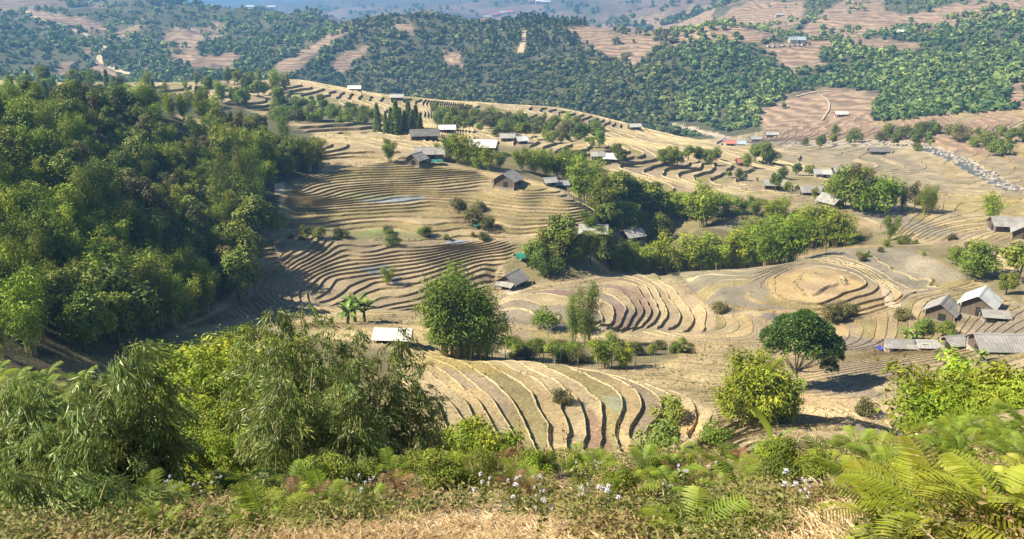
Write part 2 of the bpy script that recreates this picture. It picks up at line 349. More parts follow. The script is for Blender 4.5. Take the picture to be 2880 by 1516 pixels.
# ------------------------------------------------------------------ materials
MATS = {}
def nodes_of(name):
    m = bpy.data.materials.new(name); m.use_nodes = True; nt = m.node_tree; nt.nodes.clear()
    MATS[name] = m; return m, nt.nodes, nt.links
def nn(N, t, **kw):
    n = N.new(t)
    for k, v in kw.items(): setattr(n, k, v)
    return n
def terrain_mat():
    m, N, L = nodes_of('earth_and_stubble')
    out = nn(N, 'ShaderNodeOutputMaterial'); b = nn(N, 'ShaderNodeBsdfPrincipled'); L.new(b.outputs[0], out.inputs[0])
    at = nn(N, 'ShaderNodeAttribute', attribute_name='tint'); rg = nn(N, 'ShaderNodeAttribute', attribute_name='rough')
    tc = nn(N, 'ShaderNodeNewGeometry')
    n1 = nn(N, 'ShaderNodeTexNoise'); n1.inputs['Scale'].default_value = 2.6; n1.inputs['Detail'].default_value = 5; n1.inputs['Roughness'].default_value = .7
    n2 = nn(N, 'ShaderNodeTexNoise'); n2.inputs['Scale'].default_value = 0.16; n2.inputs['Detail'].default_value = 4
    vo = nn(N, 'ShaderNodeTexVoronoi'); vo.inputs['Scale'].default_value = 2.1
    for n in (n1, n2, vo): L.new(tc.outputs['Position'], n.inputs['Vector'])
    r1 = nn(N, 'ShaderNodeMapRange'); r1.inputs[1].default_value = .25; r1.inputs[2].default_value = .75; r1.inputs[3].default_value = .42; r1.inputs[4].default_value = 1.5
    r2 = nn(N, 'ShaderNodeMapRange'); r2.inputs[1].default_value = .3; r2.inputs[2].default_value = .7; r2.inputs[3].default_value = .72; r2.inputs[4].default_value = 1.22
    L.new(n1.outputs[0], r1.inputs[0]); L.new(n2.outputs[0], r2.inputs[0])
    mu = nn(N, 'ShaderNodeMath', operation='MULTIPLY'); L.new(r1.outputs[0], mu.inputs[0]); L.new(r2.outputs[0], mu.inputs[1])
    mx = nn(N, 'ShaderNodeVectorMath', operation='SCALE'); L.new(at.outputs['Color'], mx.inputs[0]); L.new(mu.outputs[0], mx.inputs['Scale'])
    # stray straw: small pale flecks
    r3 = nn(N, 'ShaderNodeMapRange'); r3.inputs[1].default_value = .10; r3.inputs[2].default_value = .28; r3.inputs[3].default_value = .45; r3.inputs[4].default_value = 0.0
    L.new(vo.outputs['Distance'], r3.inputs[0])
    fl = nn(N, 'ShaderNodeMath', operation='MULTIPLY'); L.new(r3.outputs[0], fl.inputs[0]); L.new(rg.outputs['Fac'], fl.inputs[1])
    mm = nn(N, 'ShaderNodeMix', data_type='RGBA'); L.new(fl.outputs[0], mm.inputs[0]); L.new(mx.outputs[0], mm.inputs[6]); mm.inputs[7].default_value = (.46, .37, .22, 1)
    fu = nn(N, 'ShaderNodeAttribute', attribute_name='furrow'); sx = nn(N, 'ShaderNodeSeparateXYZ'); L.new(tc.outputs['Position'], sx.inputs[0])
    n3 = nn(N, 'ShaderNodeTexNoise'); n3.inputs['Scale'].default_value = .02; n3.inputs['Detail'].default_value = 3; L.new(tc.outputs['Position'], n3.inputs['Vector'])
    ma = nn(N, 'ShaderNodeMath', operation='MULTIPLY_ADD'); L.new(n3.outputs[0], ma.inputs[0]); ma.inputs[1].default_value = 14.0; L.new(sx.outputs['Z'], ma.inputs[2])
    mb = nn(N, 'ShaderNodeMath', operation='MULTIPLY'); L.new(ma.outputs[0], mb.inputs[0]); mb.inputs[1].default_value = 2.4
    si = nn(N, 'ShaderNodeMath', operation='SINE'); L.new(mb.outputs[0], si.inputs[0])
    mc = nn(N, 'ShaderNodeMath', operation='MULTIPLY'); L.new(si.outputs[0], mc.inputs[0]); L.new(fu.outputs['Fac'], mc.inputs[1])
    md = nn(N, 'ShaderNodeMath', operation='MULTIPLY_ADD'); L.new(mc.outputs[0], md.inputs[0]); md.inputs[1].default_value = .30; md.inputs[2].default_value = 1.0
    vs = nn(N, 'ShaderNodeVectorMath', operation='SCALE'); L.new(mm.outputs[2], vs.inputs[0]); L.new(md.outputs[0], vs.inputs['Scale'])
    L.new(vs.outputs[0], b.inputs['Base Color']); L.new(rg.outputs['Fac'], b.inputs['Roughness'])
    b.inputs['Specular IOR Level'].default_value = 0.35
    bp = nn(N, 'ShaderNodeBump'); bp.inputs['Strength'].default_value = .8; bp.inputs['Distance'].default_value = .18
    bm = nn(N, 'ShaderNodeMath', operation='MULTIPLY'); L.new(n1.outputs[0], bm.inputs[0]); L.new(rg.outputs['Fac'], bm.inputs[1]); L.new(bm.outputs[0], bp.inputs['Height'])
    L.new(bp.outputs[0], b.inputs['Normal'])
    return m
M_EARTH = terrain_mat()

# ------------------------------------------------------------------ terrain mesh
az_in = np.linspace(-0.59, 0.59, 480)
az = np.r_[np.linspace(-1.0, -0.59, 24)[:-1], az_in, np.linspace(0.59, 1.0, 24)[1:]]
def seg(a, b, st): return np.arange(math.log(a), math.log(b), st)
ln = np.r_[seg(0.8, 16, .02), seg(16, 58, .022), seg(58, 340, .0076), seg(340, 640, .0115), seg(640, 2600, .013), seg(2600, 9200, .02)]
NA, NL = len(az), len(ln)
Ag, Lg = np.meshgrid(az, ln, indexing='ij')
Rg = np.exp(Lg); X = (Rg*np.sin(Ag)).ravel(); Y = (Rg*np.cos(Ag)).ravel()
Z = zbase(X, Y)
Ps, Am, IDX, U, Vv, FLs, DZ = terr(X, Y, Z); Z = Z+DZ
ii = (np.arange(NA-1)[:, None]*NL+np.arange(NL-1)[None, :]).ravel()
T = np.r_[np.c_[ii, ii+NL, ii+NL+1], np.c_[ii, ii+NL+1, ii+1]]
tri_reg = IDX[T].max(1)
# note: along region borders the amplitude is zero, so neighbouring steps meet
ar = np.arange(len(X))
PT = Ps[tri_reg[:, None], T]; AT = Am[tri_reg[:, None], T]
cut = AT.max(1) > 0.01
def lerp(a, b, t): return a*(1-t)+b*t
def slice_tris(C):
    """C: (n,3,k) corner data, column 3 is p. cut every triangle at the kinks of the stair"""
    done = []; q = C
    for it in range(60):
        if len(q) == 0: break
        o = np.argsort(q[:, :, 3], axis=1); q = np.take_along_axis(q, o[:, :, None], 1)
        a, b, c = q[:, 0], q[:, 1], q[:, 2]
        f = np.floor(a[:, 3]+1e-6); t = a[:, 3]+1e-6-f
        Lv = f + np.where(t < A1, A1, np.where(t < A3, A3, 1.0))
        k = Lv < c[:, 3]-1e-5
        done.append(q[~k]); q = q[k]; Lv = Lv[k]
        if len(q) == 0: break
        a, b, c = q[:, 0], q[:, 1], q[:, 2]
        ac = lerp(a, c, ((Lv-a[:, 3])/(c[:, 3]-a[:, 3]))[:, None])
        low = Lv <= b[:, 3]
        al, bl, cl, acl, Ll = a[low], b[low], c[low], ac[low], Lv[low]
        ab = lerp(al, bl, ((Ll-al[:, 3])/np.maximum(bl[:, 3]-al[:, 3], 1e-9))[:, None])
        done.append(np.stack([al, ab, acl], 1))
        nq = [np.stack([ab, bl, cl], 1), np.stack([ab, cl, acl], 1)]
        ah, bh, ch, ach, Lh = a[~low], b[~low], c[~low], ac[~low], Lv[~low]
        bc = lerp(bh, ch, ((Lh-bh[:, 3])/np.maximum(ch[:, 3]-bh[:, 3], 1e-9))[:, None])
        done += [np.stack([ah, bh, bc], 1), np.stack([ah, bc, ach], 1)]
        nq.append(np.stack([bc, ch, ach], 1))
        q = np.concatenate(nq)
    return np.concatenate(done)
Tc = T[cut]
C = np.stack([X[Tc], Y[Tc], Z[Tc], PT[cut], AT[cut], np.repeat(tri_reg[cut][:, None], 3, 1).astype(float)], -1)
S = slice_tris(C)
del C
pc = S[:, :, 3].mean(1); tf = pc-np.floor(pc)
amp_c = S[:, :, 4].mean(1)
kind = np.where(tf < A1, 1, np.where(tf < A3, 2, 0))            # riser, bund, tread
kind = np.where(amp_c < 0.12, 0, kind)
lev = np.floor(pc+1-A3).astype(int); rgn = S[:, 0, 5].astype(int)
# height of each corner: corners on a kink belong to either side alike, the stair is continuous
zS = S[:, :, 2] + S[:, :, 4]*(stair(S[:, :, 3], 0.38)-S[:, :, 3]-0.5)
Vs = np.concatenate([np.stack([S[:, :, 0], S[:, :, 1], zS], -1).reshape(-1, 3)])
Tn = T[~cut]
# assemble soup then weld
Vn = np.stack([X[Tn], Y[Tn], Z[Tn]], -1).reshape(-1, 3)
Vall = np.r_[Vs, Vn]
kindA = np.r_[kind, np.full(len(Tn), 3)]; levA = np.r_[lev, np.zeros(len(Tn), int)]; regA = np.r_[rgn, np.full(len(Tn), -1)]
print('terrain tris', len(kindA), 'sliced', len(S))
key = np.round(Vall[:, 0]*2000).astype(np.int64)*(1 << 30)+np.round(Vall[:, 1]*2000).astype(np.int64)
_, first, inv = np.unique(key, return_index=True, return_inverse=True)
VW = Vall[first]; FW = inv.reshape(-1, 3)
good = (FW[:, 0] != FW[:, 1]) & (FW[:, 1] != FW[:, 2]) & (FW[:, 0] != FW[:, 2])
FW, kindA, levA, regA = FW[good], kindA[good], levA[good], regA[good]
n_ = np.cross(VW[FW[:, 1]]-VW[FW[:, 0]], VW[FW[:, 2]]-VW[FW[:, 0]])[:, 2] < 0
FW[n_] = FW[n_][:, ::-1]
CEN = VW[FW].mean(1)
# ------------------------------------------------------------------ what the ground is made of (surface colours, a pond's sky reflection painted in)
cu, cv_ = project(CEN[:, 0], CEN[:, 1], CEN[:, 2]); cr = np.hypot(CEN[:, 0], CEN[:, 1])
STRAW, MUD, OLIVE, WET = (.385, .30, .18), (.32, .245, .16), (.27, .22, .10), (.25, .205, .15)
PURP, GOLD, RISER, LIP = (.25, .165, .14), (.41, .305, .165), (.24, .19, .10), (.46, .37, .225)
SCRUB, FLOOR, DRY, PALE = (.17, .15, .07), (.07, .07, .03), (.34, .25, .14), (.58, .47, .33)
pal = lambda *c: np.array(c, float)
nf = len(CEN)
tint = np.tile(pal(*DRY), (nf, 1)); rough = np.full(nf, .95)
hrnd = hash2(levA*7+3, regA*31+5, 3)
big = fbm(CEN[:, 0]/22, CEN[:, 1]/22, 2, 101); fine = fbm(CEN[:, 0]/5, CEN[:, 1]/5, 2, 102)
def mix(a, b, t): t = np.clip(t, 0, 1)[:, None]; return a*(1-t)+b*t
def setc(mask, c): tint[mask] = c
tread = kindA == 0
# palettes per traced field: [colour, weight]
PALS = {-1: [(DRY, 1)], 0: [(STRAW, 5), (OLIVE, 2), (MUD, 2), (GOLD, 1)], 1: [(STRAW, 4), (OLIVE, 4), (MUD, 1)], 2: [(STRAW, 3), (MUD, 4)],
        3: [(MUD, 3), (STRAW, 3), (WET, 2), (PURP, 1)], 4: [(MUD, 3), (WET, 3), (OLIVE, 1), (STRAW, 1)], 5: [(STRAW, 2), (GOLD, 3), (MUD, 2), (OLIVE, 2)], 6: [(STRAW, 3), (GOLD, 2)]}
for rk, pl in PALS.items():
    mk = tread & (regA == rk); cw = np.cumsum([b for _, b in pl])/sum(b for _, b in pl)
    pick = np.searchsorted(cw, np.clip(hrnd[mk]+big[mk]*0.25, 0, .999))
    cc = np.array([c for c, _ in pl])[pick]; tint[mk] = cc
    if rk in (3, 4):
        wm = (pick == [c for c, _ in pl].index(WET)); rr = rough[mk]; rr[wm] = .75; rough[mk] = rr
tint[tread] = tint[tread]*(1+0.25*fine[tread])[:, None]
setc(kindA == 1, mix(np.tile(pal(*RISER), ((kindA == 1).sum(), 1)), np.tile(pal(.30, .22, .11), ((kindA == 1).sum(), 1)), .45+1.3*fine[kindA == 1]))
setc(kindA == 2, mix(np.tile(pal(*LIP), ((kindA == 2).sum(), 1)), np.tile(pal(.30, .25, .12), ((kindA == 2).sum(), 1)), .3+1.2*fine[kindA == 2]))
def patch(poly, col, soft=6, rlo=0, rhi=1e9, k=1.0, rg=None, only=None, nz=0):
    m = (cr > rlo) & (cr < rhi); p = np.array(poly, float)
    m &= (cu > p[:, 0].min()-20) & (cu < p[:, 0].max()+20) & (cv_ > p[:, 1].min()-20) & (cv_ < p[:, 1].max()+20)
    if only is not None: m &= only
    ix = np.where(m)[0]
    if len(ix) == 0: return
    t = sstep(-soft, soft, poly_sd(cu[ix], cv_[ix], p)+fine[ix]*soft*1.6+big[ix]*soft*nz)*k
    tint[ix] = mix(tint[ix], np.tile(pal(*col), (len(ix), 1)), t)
    if rg is not None: rough[ix] = rough[ix]*(1-t)+rg*t
# woods floors, scrub in gullies
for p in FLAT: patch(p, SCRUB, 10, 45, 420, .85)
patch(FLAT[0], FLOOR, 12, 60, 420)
patch([(440,270),(640,262),(700,330),(620,360),(520,350)], (.44,.33,.19), 8, 200, 330)
patch([(560,320),(590,320),(600,390),(575,400)], (.5,.4,.25), 4, 200, 330)
patch([(690,780),(860,790),(800,960),(560,960),(600,860)], (.33,.25,.16), 12, 90, 170)
patch([(772,516),(800,512),(806,545),(772,548)], PALE, 3, 150, 260)
# field details
patch([(1020,560),(1075,555),(1190,550),(1203,556),(1150,568),(1080,568),(1020,568)], (.29,.31,.34), 2, 150, 260, 1, .35)  # muddy pond, its pale grey-blue sky reflection painted into the tint
patch([(945,545),(1000,540),(1120,548),(1110,562),(1000,562)], (.22,.22,.09), 5, 150, 260, .8, .72, tread)
patch([(1005,652),(1080,645),(1120,650),(1100,662),(1010,664)], (.22,.36,.06), 3, 150, 260, .9)
patch([(800,645),(950,640),(1050,650),(1200,655),(1200,680),(1040,680),(950,672),(865,648)], (.17,.17,.07), 8, 150, 260, .8)
patch([(1240,575),(1310,560),(1360,590),(1380,640),(1330,650),(1280,630)], (.20,.15,.08), 8, 150, 260, .7)
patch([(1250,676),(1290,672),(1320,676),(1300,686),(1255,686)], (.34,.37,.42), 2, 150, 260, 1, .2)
patch([(1010,750),(1090,742),(1110,760),(1080,775),(1040,772)], (.24,.24,.24), 4, 120, 220, 1, .3)
patch([(1100,785),(1130,780),(1128,790),(1105,796)], (.05,.07,.10), 2, 120, 220, 1, .1)
patch([(1725,760),(1850,760),(1920,775),(1900,800),(1860,790)], (.30,.26,.13), 8, 120, 220, .7, None, tread)
patch([(1850,765),(2040,762),(2145,758),(2130,790),(1970,800),(1900,790)], (.265,.235,.155), 6, 120, 240, .85, .72, tread)
patch([(1985,850),(2040,815),(2130,820),(2165,850),(2150,870),(2025,882)], (.24,.205,.15), 3, 120, 240, .95, .72, tread)
patch([(2150,790),(2240,755),(2360,765),(2450,800),(2390,840),(2300,850),(2180,840)], (.45,.32,.15), 6, 120, 240, .9, .95, tread)
patch([(2245,800),(2300,778),(2390,805),(2340,838),(2290,840)], (.47,.34,.20), 3, 120, 240, .9, .95)
patch([(2150,870),(2320,868),(2400,820),(2450,800),(2530,820),(2540,880),(2440,900),(2320,895),(2160,900)], (.42,.30,.16), 5, 100, 240, .6)
patch([(2450,700),(2560,700),(2690,760),(2720,780),(2560,810),(2450,760)], (.26,.225,.17), 6, 120, 260, .9, .72, tread)
patch([(2250,735),(2340,705),(2440,700),(2450,740),(2360,745)], (.26,.22,.165), 6, 120, 260, .8, .72, tread)
patch([(2140,880),(2180,876),(2200,895),(2180,905),(2145,890)], (.24,.19,.17), 3, 100, 240, 1, .3)
patch([(1700,805),(1790,805),(1830,850),(1840,875),(1750,925),(1730,915),(1790,870),(1760,830)], (.24,.15,.125), 4, 100, 240, .6)
patch([(1300,1000),(1150,1000),(1150,1025),(1400,1060),(1450,1045)], (.36,.27,.09), 6, 60, 160, .6)
patch([(1690,1110),(1740,1115),(1765,1140),(1740,1160),(1710,1140)], (.27,.27,.17), 4, 60, 130, .9, .4)
patch([(1660,1150),(1690,1200),(1720,1260),(1650,1260)], (.24,.13,.09), 8, 50, 130, .7)
patch([(1890,1150),(1930,1140),(1985,1200),(1960,1225),(1890,1220)], (.52,.35,.17), 5, 50, 130, .9)
patch([(1760,1055),(1990,1100),(2110,1170),(2060,1190),(1980,1140),(1850,1080)], (.24,.20,.10), 8, 60, 130, .6)
patch([(2180,1090),(2330,1068),(2450,1090),(2490,1120),(2330,1115)], (.27,.215,.165), 4, 70, 140, .85, .6)
patch([(2300,1020),(2560,1010),(2560,1075),(2330,1070)], (.275,.22,.165), 8, 80, 150, .7)
patch([(2280,970),(2380,945),(2500,955),(2500,985),(2320,990)], (.25,.205,.165), 4, 80, 170, .9, .5)
patch([(2240,1110),(2420,1120),(2560,1160),(2500,1200),(2300,1165),(2230,1150)], (.50,.37,.22), 8, 60, 120, .8)
patch([(2360,1190),(2460,1200),(2540,1215),(2540,1230),(2420,1215)], (.22,.185,.14), 4, 50, 120, .9)
patch([(2000,640),(2150,600),(2260,590),(2250,625),(2100,650)], (.26,.22,.17), 8, 150, 300, .85)
patch([(2350,600),(2500,590),(2640,640),(2730,665),(2640,670),(2450,620)], (.275,.235,.18), 6, 150, 300, .8, .5)
patch([(2620,560),(2880,550),(2880,610),(2700,600)], (.36,.28,.12), 8, 150, 420, .85)
patch([(2200,410),(2480,410),(2620,470),(2700,530),(2500,540),(2330,470),(2200,450)], (.30,.245,.165), 8, 300, 560, .8)
patch([(2280,600),(2320,570),(2340,560),(2345,580),(2310,620),(2280,640)], PALE, 3, 150, 300)
patch([(2460,790),(2500,780),(2530,850),(2560,905),(2540,910),(2500,840)], (.45,.35,.21), 3, 100, 240, .8)
patch([(2700,900),(2880,870),(2880,960),(2700,930)], (.26,.21,.165), 6, 100, 200, .8, .6)
patch([(2790,715),(2850,700),(2880,740),(2840,770),(2800,760)], (.56,.43,.25), 6, 120, 260, .9)
patch([(1420,790),(1480,810),(1440,830),(1400,815)], (.6,.5,.36), 4, 120, 220, .9)
patch([(1390,980),(1450,975),(1480,990),(1420,995)], (.58,.46,.30), 4, 80, 140, .9)
# river bed
RIVER = [(1880,350),(1950,362),(2060,395),(2200,405),(2450,402),(2560,405),(2640,425),(2720,460),(2790,500),(2840,530),(2880,545)]
# far slopes: wood floor with bare fields
FARBARE = [[(1976,104),(2043,48),(2129,7),(2240,11),(2240,56),(2211,93),(2144,108)],[(2140,130),(2285,119),(2304,186),(2203,190),(2181,157)],
 [(2248,101),(2315,48),(2393,0),(2472,0),(2472,34),(2568,48),(2479,82),(2349,123),(2311,134)],[(2576,48),(2703,7),(2880,0),(2867,30),(2665,67),(2602,82)],
 [(2349,130),(2479,112),(2591,127),(2554,145)],[(2144,324),(2241,268),(2315,257),(2442,272),(2438,298),(2423,358),(2293,400),(2173,400),(2173,350)],
 [(2442,362),(2628,332),(2658,335),(2650,400),(2442,400)],[(2665,400),(2703,354),(2796,320),(2852,335),(2777,430)],[(2840,242),(2880,231),(2880,298),(2844,287)],
 [(138,220),(179,175),(201,175),(186,224)],[(268,220),(272,171),(335,209),(400,222)],[(328,93),(399,60),(395,86),(335,112)],[(492,168),(544,127),(566,157),(678,149),(648,201),(552,194)],
 [(745,209),(801,164),(868,134),(950,82),(960,93),(857,186),(798,220)],[(581,75),(630,71),(619,119),(593,116)],[(920,179),(960,149),(1030,130),(1030,150),(960,209)],[(197,119),(231,97),(261,108)],
 [(380,201),(421,183),(421,209)],[(231,130),(261,130),(257,153),(227,149)],[(80,25),(280,60),(300,95),(200,80),(90,50)],[(460,85),(580,80),(560,130),(470,150)],
 [(1631,86),(1892,48),(1990,20),(1970,100),(1920,118),(1854,118),(1791,176),(1713,145)],[(1112,70),(1150,65),(1160,88),(1115,85)],[(1245,160),(1290,150),(1300,185),(1250,190)]]
farm = cr > 600
setc(farm & (kindA == 3), pal(.085, .085, .04)); setc(farm & (kindA != 3), pal(.085, .085, .04))
BROWN = (.30, .205, .14)
mk = cr > 1330; tint[mk] = mix(np.tile(pal(.21, .14, .11), (mk.sum(), 1)), np.tile(pal(.10, .09, .05), (mk.sum(), 1)), sstep(-.1, .35, fbm(CEN[mk, 0]/160, CEN[mk, 1]/160, 4, 301)))
mk = cr > 3000; tint[mk] = mix(tint[mk], np.tile(pal(.09, .085, .06), (mk.sum(), 1)), np.full(mk.sum(), .8))
def grow(p, k): p = np.array(p, float); c = p.mean(0); return c+(p-c)*k
FARBARE = [grow(p, 1.08 if np.mean([q[0] for q in p]) < 1100 else 1.2) for p in FARBARE]
for p in FARBARE: patch(p, BROWN, 6, 430, 1e9, 1, nz=2.5)
patch([(1470,84),(1482,86),(1476,130),(1474,150),(1456,152),(1462,120)], (.55,.42,.27), 2, 700, 1300, 1)
patch([(1205,235),(1222,232),(1226,250),(1212,258)], (.5,.36,.2), 3, 600, 1300, 1)
# middle ridge: mixed scrub in the hollow behind the first terraces
patch([(1170,330),(1350,310),(1560,330),(1680,370),(1640,400),(1480,375),(1300,350)], (.22,.185,.095), 12, 330, 520, .8)
patch([(800,270),(900,275),(1050,310),(1070,350),(960,355),(800,330),(740,300)], (.10,.11,.045), 10, 300, 520, .9)
patch([(820,255),(900,272),(960,300),(1010,330),(950,330),(870,290)], (.20,.24,.06), 8, 300, 520, .8)
mk = np.zeros(nf, bool)
riv = np.array(RIVER, float)
def line_d(u, v, pl):
    d = np.full(u.shape, 1e9)
    for k in range(len(pl)-1):
        x0, y0 = pl[k]; ex, ey = pl[k+1][0]-x0, pl[k+1][1]-y0
        t = np.clip(((u-x0)*ex+(v-y0)*ey)/(ex*ex+ey*ey), 0, 1); d = np.minimum(d, np.hypot(u-x0-t*ex, v-y0-t*ey))
    return d
ix = np.where((cr > 340) & (cr < 760) & (cu > 1800) & (cv_ > 330) & (cv_ < 580))[0]
dd = line_d(cu[ix], cv_[ix], riv); wd = 5+np.clip((cu[ix]-1900)/90, 0, 14)
t = 1-sstep(wd*.7, wd*1.25, dd+fine[ix]*5); tint[ix] = mix(tint[ix], np.tile(pal(.46, .38, .29), (len(ix), 1)), t)
# foreground: dry grass, humus under the weeds
fgm = cr < 45
g = fbm(CEN[fgm, 0]/1.3, CEN[fgm, 1]/1.3, 4, 400)
tint[fgm] = mix(np.tile(pal(.16, .12, .06), (fgm.sum(), 1)), np.tile(pal(.30, .24, .13), (fgm.sum(), 1)), .5+1.4*g)
patch([(760,1516),(1000,1480),(1230,1440),(1400,1425),(1560,1440),(1640,1480),(1640,1530),(760,1540)], (.60,.49,.31), 20, 0, 16, .9)
patch([(2080,1516),(2250,1440),(2380,1420),(2420,1470),(2400,1530)], (.58,.47,.30), 20, 0, 16, .9)
gm = (cr > 45)[:, None]*np.array([.12, .13, .19]); tint = np.clip(tint*(1-gm), .01, .8)
# split the ground into its places
zone = np.where(cr < 50, 0, np.where(cr < 600, 1, np.where(cr < 1330, 2, 3)))
furrow = np.zeros(nf)
ix = np.where((cr > 560) & (cu > -100) & (cu < 2980))[0]
for p in FARBARE: furrow[ix] = np.maximum(furrow[ix], sstep(0, 8, poly_sd(cu[ix], cv_[ix], np.array(p, float))))
furrow[cr > 1330] = .6
ZN = ['ground', 'rice_terraces', 'hills', 'mountains']
ZL = ['near hillside of dry grass and weeds below the viewpoint', 'stepped rice fields with straw coloured bunds in the valley', 'wooded hills with brown fields across the valley', 'hazy brown mountains behind the hills']
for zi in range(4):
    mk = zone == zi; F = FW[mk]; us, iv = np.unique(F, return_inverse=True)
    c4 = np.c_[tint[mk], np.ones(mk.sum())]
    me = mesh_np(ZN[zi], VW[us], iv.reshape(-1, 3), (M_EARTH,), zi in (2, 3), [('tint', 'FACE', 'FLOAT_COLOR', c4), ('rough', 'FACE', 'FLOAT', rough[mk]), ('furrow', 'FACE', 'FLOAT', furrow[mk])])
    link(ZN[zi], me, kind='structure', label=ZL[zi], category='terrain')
del Vall, key, inv, S, Vs, Vn
# ------------------------------------------------------------------ plants: materials and builders
def leaf_mat(name, cols, trans=.22, rough=.55, spec=.25, hv=.02, vv=.35):
    m, N, L = nodes_of(name)
    out = nn(N, 'ShaderNodeOutputMaterial'); b = nn(N, 'ShaderNodeBsdfPrincipled'); tr = nn(N, 'ShaderNodeBsdfTranslucent'); mx = nn(N, 'ShaderNodeMixShader')
    at = nn(N, 'ShaderNodeAttribute', attribute_name='lv'); rp = nn(N, 'ShaderNodeValToRGB')
    L.new(at.outputs['Fac'], rp.inputs[0]); cr_ = rp.color_ramp
    while len(cr_.elements) < len(cols): cr_.elements.new(.5)
    for i, c in enumerate(cols): cr_.elements[i].position = i/(len(cols)-1); cr_.elements[i].color = (*c, 1)
    oi = nn(N, 'ShaderNodeObjectInfo'); hs = nn(N, 'ShaderNodeHueSaturation')
    m1 = nn(N, 'ShaderNodeMapRange'); m1.inputs[3].default_value = .5-hv; m1.inputs[4].default_value = .5+hv
    mm = nn(N, 'ShaderNodeMath', operation='FRACT'); mk = nn(N, 'ShaderNodeMath', operation='MULTIPLY'); mk.inputs[1].default_value = 7.31
    m2 = nn(N, 'ShaderNodeMapRange'); m2.inputs[3].default_value = 1-vv; m2.inputs[4].default_value = 1+vv
    L.new(oi.outputs['Random'], m1.inputs[0]); L.new(oi.outputs['Random'], mk.inputs[0]); L.new(mk.outputs[0], mm.inputs[0]); L.new(mm.outputs[0], m2.inputs[0])
    L.new(m1.outputs[0], hs.inputs['Hue']); L.new(m2.outputs[0], hs.inputs['Value']); L.new(rp.outputs[0], hs.inputs['Color'])
    L.new(hs.outputs[0], b.inputs['Base Color']); L.new(hs.outputs[0], tr.inputs[0])
    b.inputs['Roughness'].default_value = rough; b.inputs['Specular IOR Level'].default_value = spec
    mx.inputs[0].default_value = trans; L.new(b.outputs[0], mx.inputs[1]); L.new(tr.outputs[0], mx.inputs[2]); L.new(mx.outputs[0], out.inputs[0])
    return m
def plain_mat(name, c, rough=.85, noise=0.0, scale=4.0, c2=None, spec=.25, metal=0, stretch=(1, 1, 1), bump=0):
    m, N, L = nodes_of(name)
    out = nn(N, 'ShaderNodeOutputMaterial'); b = nn(N, 'ShaderNodeBsdfPrincipled'); L.new(b.outputs[0], out.inputs[0])
    b.inputs['Roughness'].default_value = rough; b.inputs['Specular IOR Level'].default_value = spec; b.inputs['Metallic'].default_value = metal
    if noise or c2:
        tc = nn(N, 'ShaderNodeTexCoord'); mp = nn(N, 'ShaderNodeMapping'); mp.inputs['Scale'].default_value = stretch
        no = nn(N, 'ShaderNodeTexNoise'); no.inputs['Scale'].default_value = scale; no.inputs['Detail'].default_value = 5; no.inputs['Roughness'].default_value = .65
        L.new(tc.outputs['Object'], mp.inputs[0]); L.new(mp.outputs[0], no.inputs['Vector'])
        r = nn(N, 'ShaderNodeMapRange'); r.inputs[1].default_value = .3; r.inputs[2].default_value = .7; L.new(no.outputs[0], r.inputs[0])
        mi_ = nn(N, 'ShaderNodeMix', data_type='RGBA'); mi_.inputs[6].default_value = (*c, 1)
        c2 = c2 or tuple(x*(1-noise) for x in c); mi_.inputs[7].default_value = (*c2, 1); L.new(r.outputs[0], mi_.inputs[0])
        oi = nn(N, 'ShaderNodeObjectInfo'); m2 = nn(N, 'ShaderNodeMapRange'); m2.inputs[3].default_value = .85; m2.inputs[4].default_value = 1.15; L.new(oi.outputs['Random'], m2.inputs[0])
        sc_ = nn(N, 'ShaderNodeVectorMath', operation='SCALE'); L.new(mi_.outputs[2], sc_.inputs[0]); L.new(m2.outputs[0], sc_.inputs['Scale'])
        L.new(sc_.outputs[0], b.inputs['Base Color'])
        if bump:
            bp = nn(N, 'ShaderNodeBump'); bp.inputs['Strength'].default_value = bump; bp.inputs['Distance'].default_value = .03; L.new(no.outputs[0], bp.inputs['Height']); L.new(bp.outputs[0], b.inputs['Normal'])
    else: b.inputs['Base Color'].default_value = (*c, 1)
    return m
M_BROAD = leaf_mat('broadleaf_foliage', [(0.0784, 0.1163, 0.0169), (0.1621, 0.207, 0.0255), (0.3007, 0.3168, 0.0423)])
M_BROWN = leaf_mat('brownish_foliage', [(0.0785, 0.0743, 0.0214), (0.1499, 0.1399, 0.0399), (0.2428, 0.2142, 0.0714)])
M_BAM = leaf_mat('bamboo_foliage', [(0.0842, 0.1411, 0.0116), (0.2106, 0.2775, 0.0185), (0.4088, 0.4207, 0.0325)])
M_BAMD = leaf_mat('dark_bamboo_foliage', [(0.0504, 0.0904, 0.0082), (0.126, 0.1778, 0.013), (0.2445, 0.2695, 0.0227)])  # darkened bamboo green: darker clumps, and shade painted into the left wood
M_GREY = leaf_mat('grey_green_bamboo_leaves', [(0.0927, 0.1441, 0.0335), (0.2108, 0.2713, 0.0669), (0.3879, 0.4236, 0.1227)], .30, .42, .45)
M_CON = leaf_mat('conifer_foliage', [(0.0911, 0.144, 0.0432), (0.1656, 0.2232, 0.0648), (0.3105, 0.324, 0.1008)], .2)
M_DOME = leaf_mat('dark_glossy_foliage', [(0.0944, 0.1577, 0.0262), (0.1717, 0.2638, 0.0437), (0.3221, 0.3869, 0.0655)], .25, .4, .4)
M_LIME = leaf_mat('yellow_green_foliage', [(0.0864, 0.136, 0.012), (0.1584, 0.216, 0.02), (0.2448, 0.304, 0.04)], .45)
M_FERN = leaf_mat('fern_frond_green', [(0.0731, 0.1304, 0.0129), (0.172, 0.2415, 0.0202), (0.3097, 0.3767, 0.0414)], .45, .5, .3, .02, .3)
